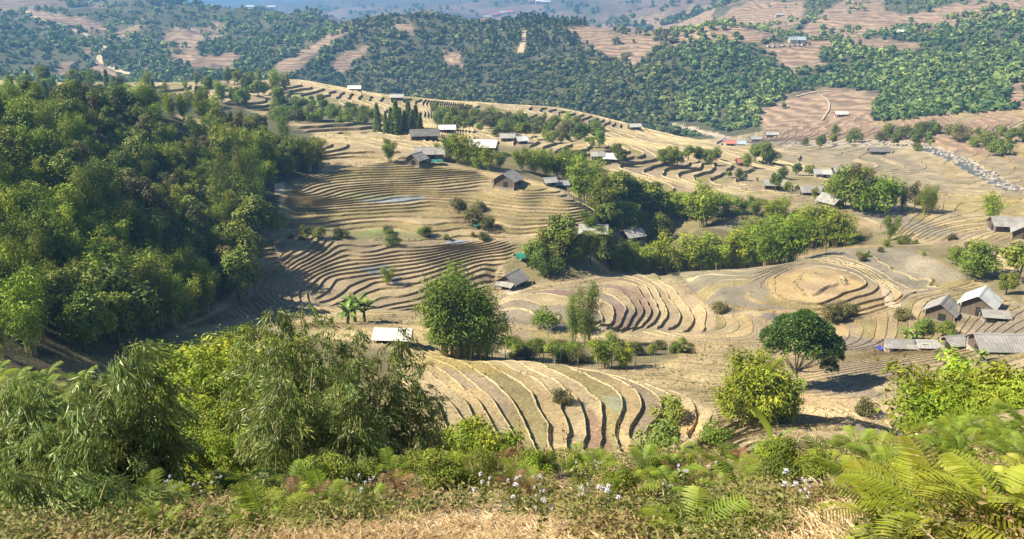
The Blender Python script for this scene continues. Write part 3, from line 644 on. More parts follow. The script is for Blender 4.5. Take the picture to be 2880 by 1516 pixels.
M_DEAD = leaf_mat('dead_fern_brown', [(0.09, 0.0413, 0.015), (0.165, 0.09, 0.033), (0.255, 0.165, 0.072)], .25)
M_WEED = leaf_mat('weed_leaves', [(.060, .085, .016), (.13, .15, .03), (.24, .22, .07), (.26, .17, .08)], .3)
M_GRASS = leaf_mat('dry_grass', [(0.4394, 0.338, 0.1521), (0.7774, 0.6084, 0.338), (1.0478, 0.8788, 0.5577)], .3, .7, .15)
M_BAN = leaf_mat('banana_leaf', [(0.078, 0.156, 0.0195), (0.182, 0.286, 0.039), (0.351, 0.442, 0.078)], .4, .4, .4)
M_FAR = leaf_mat('far_forest_foliage', [(0.0813, 0.137, 0.0416), (0.1829, 0.2329, 0.0623), (0.4062, 0.4279, 0.1039)], .25)
M_BARK = plain_mat('bark', (.16, .12, .08), .9, .5, 3, bump=.5)
M_PALEBARK = plain_mat('pale_bark', (.36, .31, .24), .85, .35, 3)
M_CULM = plain_mat('bamboo_culm', (.30, .27, .10), .5, .4, 2, (.42, .34, .16))
M_FLOWER = plain_mat('pale_lilac_petals', (.72, .68, .74), .8)
M_STEM = plain_mat('green_stem', (.14, .15, .05), .8)

def unit(a): return a/np.maximum(np.linalg.norm(a, axis=-1, keepdims=True), 1e-9)
def cards(c, a, L, W, lv, g, fold=.12, droop=0.0, nrm=None):
    """pointed leaves: 4 corners, 2 triangles each, folded along the rib"""
    n = len(c); a = unit(a)
    if nrm is not None: a = unit(a-(a*unit(nrm)).sum(1, keepdims=True)*unit(nrm))
    s = unit(np.cross(a, g.normal(size=(n, 3)) if nrm is None else nrm)); nm = np.cross(s, a)
    L = np.broadcast_to(L, (n,))[:, None]; W = np.broadcast_to(W, (n,))[:, None]
    tip = c+a*L; tip[:, 2] -= droop*L[:, 0]
    V = np.stack([c, c+a*L*.42+s*W*.5+nm*W*fold, tip, c+a*L*.42-s*W*.5+nm*W*fold], 1).reshape(-1, 3)
    k = np.arange(n)[:, None]*4
    F = np.concatenate([k+[0, 1, 2], k+[0, 2, 3]], 1).reshape(-1, 3)
    return V, F, np.repeat(np.broadcast_to(lv, (n,)), 4)
def tube(P, R, n=6):
    P = np.asarray(P, float); R = np.broadcast_to(R, (len(P),)); t = unit(np.gradient(P, axis=0))
    ref = np.where(np.abs(t[:, 2:3]) > .9, [[1., 0, 0]], [[0, 0, 1.]]); s = unit(np.cross(t, ref)); q = np.cross(t, s)
    an = np.linspace(0, 2*math.pi, n, endpoint=False)
    V = (P[:, None, :]+R[:, None, None]*(s[:, None, :]*np.cos(an)[None, :, None]+q[:, None, :]*np.sin(an)[None, :, None])).reshape(-1, 3)
    F = []
    for i in range(len(P)-1):
        for j in range(n):
            a, b, c, d = i*n+j, i*n+(j+1) % n, (i+1)*n+(j+1) % n, (i+1)*n+j
            F += [(a, b, c), (a, c, d)]
    return V, np.array(F), np.full(len(V), .5)
def merge(parts):
    Vs_, Fs, ls = [], [], []; o = 0
    for V, F, l in parts: Vs_.append(V); Fs.append(F+o); ls.append(l); o += len(V)
    return np.concatenate(Vs_), np.concatenate(Fs), np.concatenate(ls)
def mk(name, part, mat, smooth=False):
    V, F, l = part
    return mesh_np(name, V, F, (mat,), smooth, [('lv', 'POINT', 'FLOAT', np.clip(l, 0, 1))])
def trunk_parts(g, H, r0, crown_z, spread, nl=5, lean=.05):
    top = np.array([g.normal()*lean*H, g.normal()*lean*H, H*.8]); t = np.linspace(0, 1, 7)[:, None]
    P = t*top+np.c_[np.sin(t*5)*r0*.8, np.cos(t*4)*r0*.8, t*0]; parts = [tube(P, r0*(1-.8*t[:, 0]), 6)]
    for k in range(nl):
        s = g.uniform(.3, .85); b = P[int(s*6)]; an = g.uniform(0, 6.28); q = np.linspace(0, 1, 4)[:, None]
        e = np.array([math.cos(an)*spread, math.sin(an)*spread, H*.22])
        parts.append(tube(b+q*e*[1, 1, 1]+np.c_[q*0, q*0, q*q*.1*H], r0*.42*(1-.8*q[:, 0]), 5))
    return merge(parts)
def broad(seed, H=7.5, R=2.8, nb=20, nl=3200, leaf=.44, base=.06, flat=1.0):
    g = np.random.default_rng(seed)
    zc = H*(1+base)/2; hz = H*(1-base)/2*flat
    d = unit(g.normal(size=(nb, 3))); rad = g.uniform(.35, .95, nb)[:, None]
    B = d*rad*[R, R, hz]*.82; B[:, 2] += zc; B[:, :2] *= (1.05-.45*np.clip((B[:, 2:3]-zc)/hz, -1, 1)**2)
    rb = g.uniform(.26, .46, nb)*R
    pk = g.choice(nb, nl, p=rb**2/np.sum(rb**2)); dr = unit(g.normal(size=(nl, 3))+[0, 0, .25])
    pos = B[pk]+dr*rb[pk][:, None]*g.uniform(.6, 1.05, (nl, 1))*[1, 1, .85]
    ax = dr*.7+g.normal(size=(nl, 3))*.5+[0, 0, -.15]
    bl = g.uniform(.2, .8, nb); lv = bl[pk]*.6+.4*g.uniform(0, 1, nl)
    crown = cards(pos, ax, g.uniform(.6, 1.25, nl)*leaf, g.uniform(.45, .7, nl)*leaf, lv, g, .12, 0, dr+[0, 0, .35]+g.normal(size=(nl, 3))*.38)
    return crown, trunk_parts(g, H, .022*H, zc, R*.6, 6)
def bamboo(seed, H=8, nc=11, sprays=13, per=20, leaf=.40, lean=.3, fat=1.0, wid=.30):
    g = np.random.default_rng(seed); C, Cu = [], []
    for k in range(nc):
        an = g.uniform(0, 6.28); hh = H*g.uniform(.62, 1.0); le = g.uniform(.06, lean)*H; b = np.array([math.cos(an), math.sin(an)])*g.uniform(0, .07)*H
        dx, dy = math.cos(an+g.normal()*.4), math.sin(an+g.normal()*.4)
        t = np.linspace(0, 1, 9); dr = g.uniform(.05, .22)*hh
        P = np.c_[b[0]+dx*le*t**2.1, b[1]+dy*le*t**2.1, hh*t-dr*t**5]
        Cu.append(tube(P, .045*(1-.85*t)*H/8, 5))
        ts = g.uniform(.18, 1, sprays)**.8
        pp = np.stack([np.interp(ts, t, P[:, i]) for i in range(3)], 1)
        rho = (.12+.95*np.sin(np.pi*np.clip(ts*.86+.08, 0, 1)))*fat*H*.10
        off = unit(g.normal(size=(sprays, 3))*[1, 1, .5])*rho[:, None]*g.uniform(.3, 1.1, (sprays, 1))
        cen = pp+off
        idx = np.repeat(np.arange(sprays), per); n = len(idx)
        pos = cen[idx]+g.normal(size=(n, 3))*[.30, .30, .24]*(H/8)
        ax = unit(off[idx])*.55+g.normal(size=(n, 3))*.5+[0, 0, -.55]
        lv = g.uniform(.15, .7, sprays)[idx]*.65+.35*g.uniform(0, 1, n)+.12*(pos[:, 2]/H)
        C.append(cards(pos, ax, g.uniform(.6, 1.25, n)*leaf, g.uniform(.7, 1.3, n)*leaf*wid, lv, g, .12, 0, unit(pos-cen[idx])*.8+unit(off[idx])*.4+[0, 0, .4]+g.normal(size=(n, 3))*.4))
    return merge(C), merge(Cu)
def conifer(seed, H=12, nl=3000, R=1.9):
    g = np.random.default_rng(seed); z = g.uniform(.06, 1, nl)**1.15
    lay = np.round(z*18)/18; an = g.uniform(0, 6.28, nl); an = np.round(an*4/3.14+lay*7)*3.14/4+g.normal(size=nl)*.28
    rm = R*(1-z)**.7+.12; q = g.uniform(.15, 1, nl)**.7; rr = rm*q
    pos = np.c_[np.cos(an)*rr, np.sin(an)*rr, lay*H-rr*.28+g.normal(size=nl)*.12]
    ax = np.c_[np.cos(an), np.sin(an), np.full(nl, -.25)]+g.normal(size=(nl, 3))*.45
    return cards(pos, ax, g.uniform(.5, .95, nl), g.uniform(.2, .36, nl), g.uniform(0, 1, nl), g), tube(np.c_[np.zeros(5), np.zeros(5), np.linspace(0, H, 5)], [.2, .16, .11, .06, .02], 6)
PROTO = {}
def proto(key, name, made, crown_mat, trunk_mat, H, cname='crown', tname='trunk'):
    PROTO[key] = dict(name=name, crown=mk(name+'_crown', made[0], crown_mat), trunk=mk(name+'_trunk', made[1], trunk_mat, True), H=H, cname=cname, tname=tname)
for k in range(4): proto('broad%d' % k, 'broadleaf_tree', broad(100+k, 7.5, 2.5+.35*k, 16+2*k), M_BROAD, M_BARK, 7.5)
for k in range(2): proto('brown%d' % k, 'broadleaf_tree', broad(120+k, 7.5, 2.6, 18, 2600, .36), M_BROWN, M_BARK, 7.5)
for k in range(4): proto('bam%d' % k, 'bamboo_clump', bamboo(140+k, 8, 10+k, 14, 20, .40, .26+.05*k), M_BAM, M_CULM, 7.6, 'foliage', 'culms')
for k in range(2): proto('tall%d' % k, 'bamboo_clump', bamboo(160+k, 11, 13, 20, 24, .34, .18, .85, .26), M_BAMD, M_CULM, 10.5, 'foliage', 'culms')
for k in range(2): proto('con%d' % k, 'conifer_tree', conifer(170+k), M_CON, M_BARK, 12)
for k in range(3): proto('shrub%d' % k, 'shrub', broad(180+k, 2.6, 1.7, 14, 1500, .26, .05), (M_BROAD, M_BROWN, M_BROAD)[k], M_BARK, 2.6, 'foliage', 'stem')
proto('lime', 'shrub', broad(190, 2.4, 1.9, 14, 1500, .26, .05), M_LIME, M_BARK, 2.4, 'foliage', 'stem')

TREE_LOG = []
def put_tree(key, loc, H, label, cat=None, group=None, rot=None, sq=1.0):
    p = PROTO[key]; s = H/p['H']
    o = link(p['name'], None, None, loc, (0, 0, random.uniform(0, 6.28) if rot is None else rot), (s*sq, s*sq, s), label=label, category=cat or {'bamboo_clump': 'bamboo', 'shrub': 'shrub'}.get(p['name'], 'tree'), group=group)
    o.empty_display_size = .3
    link(p['tname'], p['trunk'], o); link(p['cname'], p['crown'], o)
    return o
def ground_at(u, v, rmin=40, sink=.25):
    c = cast(u, v, rmin)
    if c is None: return None
    z = float(zfull(c[0], c[1])[0])
    return (c[0], c[1], z-sink), c[3]
def tree_px(key, u, vb, vt, label, group=None, rmin=40, sq=1.0, cat=None):
    g_ = ground_at(u, vb, rmin)
    if g_ is None: return
    (x, y, z), r = g_; d = math.sqrt(r*r+z*z)
    H = (vb-vt)*d/FPX*(1.22 if PROTO[key]['name'] == 'bamboo_clump' else 1.08)
    return put_tree(key, (x, y, z), H, label, cat, group, None, sq)
def pick(*k): return random.choice(k)
BAM = ('bam0', 'bam1', 'bam2', 'bam3'); BRD = ('broad0', 'broad1', 'broad2', 'broad3'); SHR = ('shrub0', 'shrub1', 'shrub2')

# ------------------------------------------------------------------ wood on the left hill
WOOD = [(0,300),(240,300),(440,300),(560,330),(720,370),(900,440),(890,480),(800,510),(745,560),(740,640),(735,760),(690,850),(520,920),(300,985),(0,1010)]
cnt = 0; tries = 0; placed = []
while cnt < 285 and tries < 6000:
    tries += 1
    u = random.uniform(-60, 905); v = random.uniform(290, 1010)
    if not bool(inpoly(np.array([max(u, 1)]), np.array([v]), WOOD)[0]): continue
    if (440 < u < 640 and 262 < v < 360) or (540 < u < 610 and 310 < v < 410): continue
    c = cast(u, v, 60)
    if c is None or c[3] > 300: continue
    x, y, z, r = c; z -= .25
    if any((x-a)**2+(y-b)**2 < 2.6**2 for a, b in placed): continue
    placed.append((x, y))
    n = float(vnoise(np.array([x/14]), np.array([y/14]), 3)[0])+random.uniform(-.35, .35)
    shade = v > 640
    if n > .12: key, H, lb = (pick('tall0', 'tall1', 'bam0') if v > 560 and u > 250 else pick(*BAM, 'tall0', 'tall1')), random.uniform(5.5, 9.5), 'feathery green bamboo clump in the dense wood on the left hill'  # lower right: darker bamboo puts the hollow's shade into the leaf colour
    elif n > -.16: key, H, lb = pick(*BRD), random.uniform(5, 9), 'leafy dark green tree in the dense wood on the left hill'
    else:
        key, H, lb = pick('brown0', 'brown1', 'broad0'), random.uniform(5, 8.5), 'leafy brownish green tree in the dense wood on the left hill'
        if key == 'broad0': lb = 'leafy dark green tree in the dense wood on the left hill'
    if v > 600 and u > 250: H *= 1.35
    where = ('near the crest' if v < 430 else 'on the middle slope' if v < 680 else 'at the shaded foot')+(' at the left edge' if u < 250 else ' in the centre' if u < 520 else ' toward the terraces')
    lb = lb.replace('in the dense wood on', where+' of').replace('feathery green ', '')
    put_tree(key, (x, y, z), H, lb, None, 'trees of the left hill wood', sq=random.uniform(.85, 1.15)); cnt += 1
for u, vb, vt in [(640,470,360),(700,480,370),(760,490,385),(830,480,385),(870,482,390),(900,470,395),(560,420,330),(610,410,330),(480,330,268),(520,340,275),(570,345,268),(440,330,262),(600,345,275)]:
    tree_px(pick(*BAM), u, vb, vt, 'bright green bamboo along the crest of the left wooded hill', 'bamboo on the hill crest', 60)
for u, vb, vt in [(690,600,430),(700,590,440),(655,640,500),(640,600,450),(720,560,420)]:
    tree_px(pick('tall0', 'tall1'), u, vb, vt, 'tall bamboo with bare pale culms at the wood edge', 'tall bamboo at the wood edge', 60, .8)
# bluish trees beyond the crest
for k in range(70):
    u = random.uniform(0, 830); v = random.uniform(225, 300) if u < 500 else random.uniform(235, 320)
    g_ = ground_at(u, v, 330)
    if g_ is None or g_[1] > 560: continue
    if 330 < u < 480 and v < 255: continue
    put_tree(pick('bam0', 'bam1', 'broad0', 'broad1', 'tall0', 'con0'), g_[0], random.uniform(6, 11), 'bluish green tree on the ridge behind the left hill', None, 'trees on the ridge behind the left hill')
for k in range(75):
    u = random.uniform(770, 1070); v = random.uniform(275, 355)
    if v < 262+(u-800)*.25: continue
    g_ = ground_at(u, v, 330)
    if g_ is None or g_[1] > 520: continue
    put_tree(pick(*SHR, 'lime', 'bam1', 'broad2'), g_[0], random.uniform(3, 6.5), 'tree or bush in the green hollow behind the upper terraces', 'tree', 'growth in the hollow behind the terraces')

# ------------------------------------------------------------------ single trees, belts and hedges (pixel of foot, pixel of top)
LB = 'green bamboo in the hedge running down from the farmstead'
for u, vb, vt in [(1262,452,396),(1290,458,398),(1318,466,408),(1345,474,432),(1375,480,434),(1405,474,440),(1465,478,430),(1500,486,436),(1535,494,436),(1565,500,442),(1590,512,440)]:
    tree_px(pick(*BAM), u, vb, vt-16, LB, 'bamboo hedge by the farmstead', 150, 1.25)
tree_px('bam2', 1632, 562, 440, 'big drooping dark bamboo at the lower end of the hedge', None, 150, 1.1)
tree_px('bam3', 1668, 560, 470, 'bamboo just right of the big drooping bamboo', None, 150, 1.1)
tree_px('bam0', 1095, 455, 390, 'round bright green bamboo standing alone above the terraces', None, 150, 1.25)
for i, (u, vb, vt) in enumerate([(1086,378,322),(1101,372,306),(1115,378,290),(1126,372,308),(1139,378,318),(1150,372,292),(1161,379,312),(1171,374,300),(1183,380,322),(1238,372,318),(1062,372,300)]):
    tree_px('con%d' % (i % 2), u, vb, vt, 'dark narrow conifer in the row behind the long grey roof', 'conifer row behind the long roof', 200, .9)
for i, (u, vb, vt) in enumerate([(1720,600,466),(1752,592,478),(1690,610,500),(1785,602,495),(1830,606,508),(1700,640,560),(1740,640,560),(1800,645,590),(1760,655,570),(1720,660,575)]):
    tree_px(pick(*BRD, 'bam1'), u, vb, vt, 'green tree in the thicket below the hedge, beside the grey roofs', 'thicket beside the grey roofs', 150, 1.3)
for u, vb, vt in [(1880,606,535),(1915,612,540),(1945,616,545),(1975,640,520),(2010,612,545),(2045,604,548),(2085,604,556),(2120,608,552),(2160,612,560),(2195,612,560)]:
    tree_px(pick(*BAM), u, vb, vt, 'bamboo in the row above the grey ploughed field', 'row above the grey field', 150, 1.5)
tree_px('broad1', 1580, 742, 592, 'tall dark green tree above the wooden house', None, 120, 1.0)
tree_px('broad3', 1545, 745, 635, 'bushy tree left of the tall dark tree near the house', None, 120, 1.1)
tree_px('broad0', 1620, 750, 640, 'bushy tree right of the tall dark tree near the house', None, 120, 1.1)
tree_px('broad2', 1510, 752, 660, 'small tree behind the wooden house roof', None, 120)
tree_px('lime', 1535, 775, 715, 'bright green bush beside the wooden house', None, 120)
for u, vb, vt in [(1650,770,688),(1690,772,676),(1735,772,690),(1770,774,664),(1805,774,668),(1840,774,676),(1875,774,662),(1910,774,668),(1945,772,650),(1980,772,660),(2015,770,642),(2050,768,650),(2085,766,640),(2120,764,628),(2155,762,640),(2190,758,622),(2225,748,612),(2150,720,600),(2100,715,615),(2205,700,585),(2250,700,580),(2285,700,575),(2320,702,572),(2350,700,585),(2380,698,610)]:
    tree_px(pick(*BAM), u, vb-6, vt+14, 'bamboo in the long belt behind the grey wet terraces', 'bamboo belt behind the wet terraces', 188, 1.3)
for u, vb, vt in [(1660,745,640),(1700,735,640),(1640,740,655),(1850,690,600)]:
    tree_px(pick(*BRD), u, vb, vt, 'leafy tree rising over the bamboo belt', 'trees over the bamboo belt', 150)
for k, (u, vb, vt) in enumerate([(2330,575,500),(2360,585,480),(2395,590,470),(2420,592,478),(2500,595,515),(2535,598,508),(2570,600,520),(2600,600,530),(2620,598,540),(2240,545,500),(2215,545,495),(2180,540,490),(2130,515,485),(2290,560,520)]):
    tree_px(pick('broad0', 'brown0', 'bam0', 'tall0', 'broad3'), u, vb+random.uniform(-6, 4), vt+random.uniform(-14, 18), 'tree in the clump behind the farm track', 'tree clump behind the farm track', 200, random.uniform(.75, 1.1))
tree_px('lime', 2460, 600, 505, 'pale yellow green spreading tree in the clump by the farm track', None, 200, 1.0, 'tree')
tree_px('bam1', 2790, 622, 558, 'lone round bush on the golden field near the right edge', None, 150, 1.3, 'bush')
tree_px('bam0', 2500, 678, 610, 'lone bright green tree beside the upper wet field', None, 150, 1.0)
tree_px('broad3', 2745, 785, 688, 'big round green tree beside the bare sandy patch', None, 120, 1.25)
tree_px('broad1', 2865, 800, 690, 'green tree cut by the right edge above the white roofed house', None, 120, 1.1)
tree_px('broad0', 2830, 828, 762, 'green bush right of the white roofed house', None, 120, 1.1, 'bush')
tree_px('broad2', 2690, 745, 690, 'bush left of the big round tree', None, 120, 1.1, 'bush')
for k, (u, vb, vt) in enumerate([(1870,465,408),(1890,468,412),(1905,470,418),(1935,455,412),(1965,456,415),(1990,460,418),(2010,450,410),(2125,458,405),(2145,462,400),(2165,462,412),(2100,470,432),(1640,455,420),(1735,452,405),(1745,465,412),(1855,440,418),(2240,492,455),(2275,495,460),(2200,500,470),(2080,505,475),(2050,500,478)]):
    tree_px(pick(*BRD, 'bam2'), u, vb, vt, 'tree among the middle distance terraces near the river', 'trees among the middle terraces', 240, 1.1)
for k in range(75):
    u = random.uniform(1190, 1700); v = 322+(u-1190)*.11+random.uniform(-10, 40)
    g_ = ground_at(u, v, 320)
    if g_ is None or g_[1] > 520: continue
    put_tree(pick('broad0', 'broad1', 'bam1', *SHR, *SHR), g_[0], random.uniform(2.5, 8), 'bush or small tree on the scrubby slope under the middle ridge', 'tree', 'growth under the middle ridge')
for u, vb, vt in [(1255,340,298),(1275,345,300),(1385,345,302),(1400,350,310),(1462,352,314),(1530,350,318),(1560,368,322),(1590,372,318),(1620,372,326)]:
    tree_px(pick('tall0', 'bam1', 'broad1'), u, vb, vt, 'tall bluish tree standing on the slope under the middle ridge', 'tall trees under the middle ridge', 320)
for k in range(46):
    u = random.uniform(2200, 2880); v = random.uniform(375, 440)
    if u < 2550 and v > 420: continue
    g_ = ground_at(u, v, 330)
    if g_ is None: continue
    put_tree(pick(*BRD, 'bam0', *SHR), g_[0], random.uniform(4, 9), 'tree on the far bank of the stony river', 'tree', 'trees on the far river bank')
# near clumps in the fields
tree_px('tall0', 1300, 1008, 755, 'broad dark bamboo clump at the upper edge of the lower field', None, 60, 1.5)
tree_px('tall1', 1345, 1012, 800, 'bamboo clump leaning on the right of the broad dark clump', None, 60, 1.3)
tree_px('bam1', 1250, 1000, 850, 'lighter green bamboo left of the broad dark clump', None, 60, 1.3)
tree_px('tall1', 1265, 1004, 790, 'dense bamboo clump behind the lighter bamboo on the left', None, 62, 1.4)
tree_px('bam2', 1370, 1010, 870, 'bamboo fringe on the far right of the broad dark clump', None, 62, 1.2)
tree_px('bam3', 1320, 1008, 905, 'pale drooping bamboo in front of the broad dark clump', None, 60, 1.2)
tree_px('tall1', 1650, 975, 793, 'slim two headed bamboo on the terraced spur', None, 60, .75)
tree_px('tall0', 1612, 965, 830, 'lower left head of the slim bamboo on the spur', None, 60, .7)
tree_px('bam0', 1700, 1035, 930, 'bright green round bush below the slim bamboo', None, 60, 1.3, 'bush')
tree_px('bam2', 1755, 1035, 955, 'bright green bush right of the round bush', None, 60, 1.2, 'bush')
tree_px('bam3', 2110, 1195, 1000, 'big bright green bamboo beside the domed tree', None, 50, 1.2)
tree_px('bam1', 2180, 1190, 1030, 'bamboo on the right flank of the big bright bamboo', None, 50, 1.2)
tree_px('bam0', 2050, 1190, 1070, 'bamboo on the left flank of the big bright bamboo', None, 50, 1.2)
tree_px('bam2', 2090, 1185, 990, 'top of the big bright bamboo, leaning left', None, 52, 1.0)
tree_px('bam1', 2150, 1198, 1040, 'lower front of the big bright bamboo', None, 48, 1.3)
tree_px('bam2', 2215, 1192, 1085, 'drooping bamboo under the domed tree', None, 50, 1.1)
for u, vb, vt in [(1490,988,955),(1520,985,950),(1555,1000,955),(1600,1012,960),(1440,1005,985),(1470,990,972)]:
    tree_px(pick('lime', 'shrub0'), u, vb, vt, 'bright green bush in the gully above the lower field', 'bushes in the gully', 60, 1.2)
for u, vb, vt, key in [(1880,1150,1085,'shrub0'),(1862,1230,1130,'shrub0'),(1890,1150,1120,'shrub1'),(1575,1130,1085,'shrub1'),(2360,890,840,'shrub1'),(2395,880,845,'shrub0'),(2340,905,855,'shrub1'),(2020,880,845,'shrub1'),(1640,930,890,'shrub1'),(1330,640,590,'shrub1'),(1290,600,560,'shrub1'),(1370,650,612,'shrub1'),(1350,600,568,'shrub1'),(2530,900,865,'shrub1'),(2600,935,890,'shrub0'),(2660,950,905,'shrub2'),(2010,1235,1172,'lime'),(1100,690,660,'shrub0'),(900,668,635,'shrub0'),(860,655,630,'shrub0'),(1090,800,745,'bam0'),(1200,664,635,'shrub0'),(1530,925,870,'lime'),(2620,1130,1080,'shrub2'),(2430,1165,1120,'shrub1')]:
    tree_px(key, u, vb, vt, {'shrub0': 'low green bush on a terrace wall', 'shrub1': 'low brownish bush on a terrace wall', 'shrub2': 'low green bush on a terrace wall', 'lime': 'yellow green bush at a field corner', 'bam0': 'small bushy tree on a paddy bund'}[key], 'bushes on the terrace walls', 45, 1.1, 'bush')
for k in range(60):      # scrub of the gully and the slope under the right village
    a = random.random()
    if a < .35: u = random.uniform(1420, 1960); v = 985+random.uniform(0, 40)-abs(u-1650)*.06
    elif a < .7: u = random.uniform(2400, 2850); v = 690+random.uniform(-25, 35)+max(0, u-2600)*.12
    else: u = random.uniform(800, 1450); v = 668+random.uniform(-12, 8)
    g_ = ground_at(u, v, 60)
    if g_: put_tree(pick(*SHR, 'shrub1', 'shrub1'), g_[0], random.uniform(1.0, 2.4), 'scrubby bush on uncultivated ground between the terraces', 'bush', 'scrub between the terraces')
# ------------------------------------------------------------------ far woods: one mass per hill, too far off to count the trees
def far_template(seed, kind, n=26):
    g = np.random.default_rng(seed)
    d = unit(g.normal(size=(n, 3))+[0, 0, .3])
    if kind == 'round': ctr = d*g.uniform(.55, 1, (n, 1))*[.5, .5, .42]+[0, 0, .5]
    elif kind == 'tall': ctr = d*g.uniform(.55, 1, (n, 1))*[.3, .3, .5]+[0, 0, .52]; d = d*[1, 1, .5]
    else:
        z = g.uniform(.05, 1, n); an = g.uniform(0, 6.28, n); rr = (1-z)*.26+.02
        ctr = np.c_[np.cos(an)*rr, np.sin(an)*rr, z]; d = np.c_[np.cos(an), np.sin(an), np.full(n, .35)]
    d = unit(d+g.normal(size=(n, 3))*.45); s = unit(np.cross(d, g.normal(size=(n, 3)))); q = np.cross(d, s)
    L = g.uniform(.18, .34, n)[:, None]*(1.0 if kind != 'con' else .75)
    V = np.stack([ctr+s*L, ctr-s*L*.5+q*L*.85, ctr-s*L*.5-q*L*.85], 1)
    return V, g.uniform(-.25, .25, n)
TPL = [far_template(i, k) for i, k in enumerate(['round']*5+['tall']*3+['con']*2)]
def in_any(u, v, polys):
    r = np.zeros(len(u), bool)
    for p in polys: r |= inpoly(u, v, p)
    return r
def forest(name, label, pts, hts, kinds, tone, gi):
    Vl, ll = [], []
    g = np.random.default_rng(gi)
    for k in range(len(TPL)):
        ix = np.where(kinds == k)[0]
        if len(ix) == 0: continue
        V, lv = TPL[k]; n = len(ix); an = g.uniform(0, 6.28, n); ca, sa = np.cos(an), np.sin(an)
        W = hts[ix]*g.uniform(.9, 1.5, n)
        x = V[None, :, :, 0]*W[:, None, None]; y = V[None, :, :, 1]*W[:, None, None]; z = V[None, :, :, 2]*hts[ix][:, None, None]
        P = np.stack([x*ca[:, None, None]-y*sa[:, None, None], x*sa[:, None, None]+y*ca[:, None, None], z], -1)+pts[ix][:, None, None, :]
        Vl.append(P.reshape(-1, 3)); ll.append(np.repeat((tone[ix][:, None]+lv[None, :]).ravel(), 3))
    V = np.concatenate(Vl); F = np.arange(len(V)).reshape(-1, 3)
    me = mesh_np(name, V, F, (M_FAR,), False, [('lv', 'POINT', 'FLOAT', np.clip(np.concatenate(ll), 0, 1))])
    link(name, me, kind='stuff', label=label, category='forest')
    print(name, len(F))
g = np.random.default_rng(11)
NF = 44000
a_ = g.uniform(-.62, .62, NF); r_ = np.exp(g.uniform(math.log(560), math.log(1700), NF))
x_, y_ = r_*np.sin(a_), r_*np.cos(a_); z_ = zbase(x_, y_); u_, v_ = project(x_, y_, z_)
bare = in_any(u_+vnoise(x_/9, y_/9, 8)*16, v_+vnoise(x_/9, y_/9, 9)*9, FARBARE)
slide = inpoly(u_, v_, [(1468,80),(1484,84),(1478,130),(1476,152),(1454,154),(1460,120)])
clump = fbm(x_/60, y_/60, 3, 61)
keep = (~bare | ((clump > .24) & (g.uniform(size=NF) < .4))) & ~slide
keep &= ~((r_ < 660) & (u_ < 2380) & (line_d(u_, v_, riv) < 14))
keep &= (r_ > 620) | (u_ > 2380)
keep &= ~((r_ > 1250) & (clump < .10)) & ~((r_ > 900) & (clump < -.05) & (g.uniform(size=NF) < .3) & (u_ < 980))
keep &= g.uniform(size=NF) < np.where(r_ > 1000, .5, .8)
x_, y_, z_, u_, v_, r_, clump = [q[keep] for q in (x_, y_, z_, u_, v_, r_, clump)]
h_ = .88*(3.2+4.2*g.uniform(size=len(x_))**1.6)*(1+.5*clump)
kd = g.integers(0, 8, len(x_)); pine = (u_ > 1390) & (u_ < 1680) & (v_ < 150); kd[pine] = g.integers(8, 10, pine.sum()); h_[pine] *= 1.25
tn = np.clip(.42+clump*.5+g.normal(size=len(x_))*.16, 0, 1); tn[pine] *= .45
P_ = np.c_[x_, y_, z_-.4]
zone_ = np.where(u_ < 960, 0, np.where(u_ < 1900, 1, 2))
for q, (nm, lb) in enumerate([('far_left_woods', 'blue green woods patched over the far left hills'), ('middle_hill_forest', 'dense forest covering the hill across the valley in the middle'), ('right_slope_forest', 'forest covering the far slopes on the right')]):
    m_ = zone_ == q; forest('forest', lb, P_[m_], h_[m_], kd[m_], tn[m_], 20+q)
# hedges and copses on the bare mountains
NF = 9000
a_ = g.uniform(-.58, .58, NF); r_ = np.exp(g.uniform(math.log(1350), math.log(3200), NF)); x_, y_ = r_*np.sin(a_), r_*np.cos(a_); z_ = zbase(x_, y_)
cl = np.abs(fbm(x_/210, y_/210, 3, 91)); k_ = (cl < .05) | (fbm(x_/90, y_/90, 3, 92) > .36)
k_ &= g.uniform(size=NF) < .8
forest('forest', 'scattered woods and hedges on the hazy brown mountains', np.c_[x_, y_, z_-.5][k_], g.uniform(7, 15, k_.sum()), g.integers(0, 8, k_.sum()), g.uniform(.1, .6, k_.sum()), 31)

# ------------------------------------------------------------------ tracks, river bed stones, river water
M_PATH = plain_mat('pale_dirt_track', (.52, .42, .28), .95, .3, .5)
M_WATER = plain_mat('river_water', (.10, .11, .10), .5, spec=.3)
M_STONE = plain_mat('river_stones', (.38, .33, .27), .9, .4, 1.5)
def ribbon(name, pts, wid, mat, rmin, lift=.25, label=None, cat='path'):
    Q = []
    for k in range(len(pts)-1):
        n = max(2, int(math.hypot(pts[k+1][0]-pts[k][0], pts[k+1][1]-pts[k][1])/6))
        for s in np.linspace(0, 1, n, endpoint=(k == len(pts)-2)):
            c = cast(pts[k][0]*(1-s)+pts[k+1][0]*s, pts[k][1]*(1-s)+pts[k+1][1]*s, rmin)
            if c: Q.append(c[:2])
    Q = np.array(Q); Q = np.array([Q[max(0, i-2):i+3].mean(0) for i in range(len(Q))])
    t = unit(np.gradient(Q, axis=0)); nrm = np.c_[-t[:, 1], t[:, 0]]
    cols = []
    for s in (-.5, -.17, .17, .5):
        e = Q+nrm*wid*s*(1+.25*np.sin(np.arange(len(Q))*1.7))[:, None]; cols.append(np.c_[e, zfull(e[:, 0], e[:, 1])+lift])
    V = np.stack(cols, 1).reshape(-1, 3); F = []
    for i in range(len(Q)-1):
        for j in range(3): a = i*4+j; F.append((a, a+1, a+5, a+4))
    link(name, mesh_np(name, V, F, (mat,), True), kind='structure', label=label, category=cat)
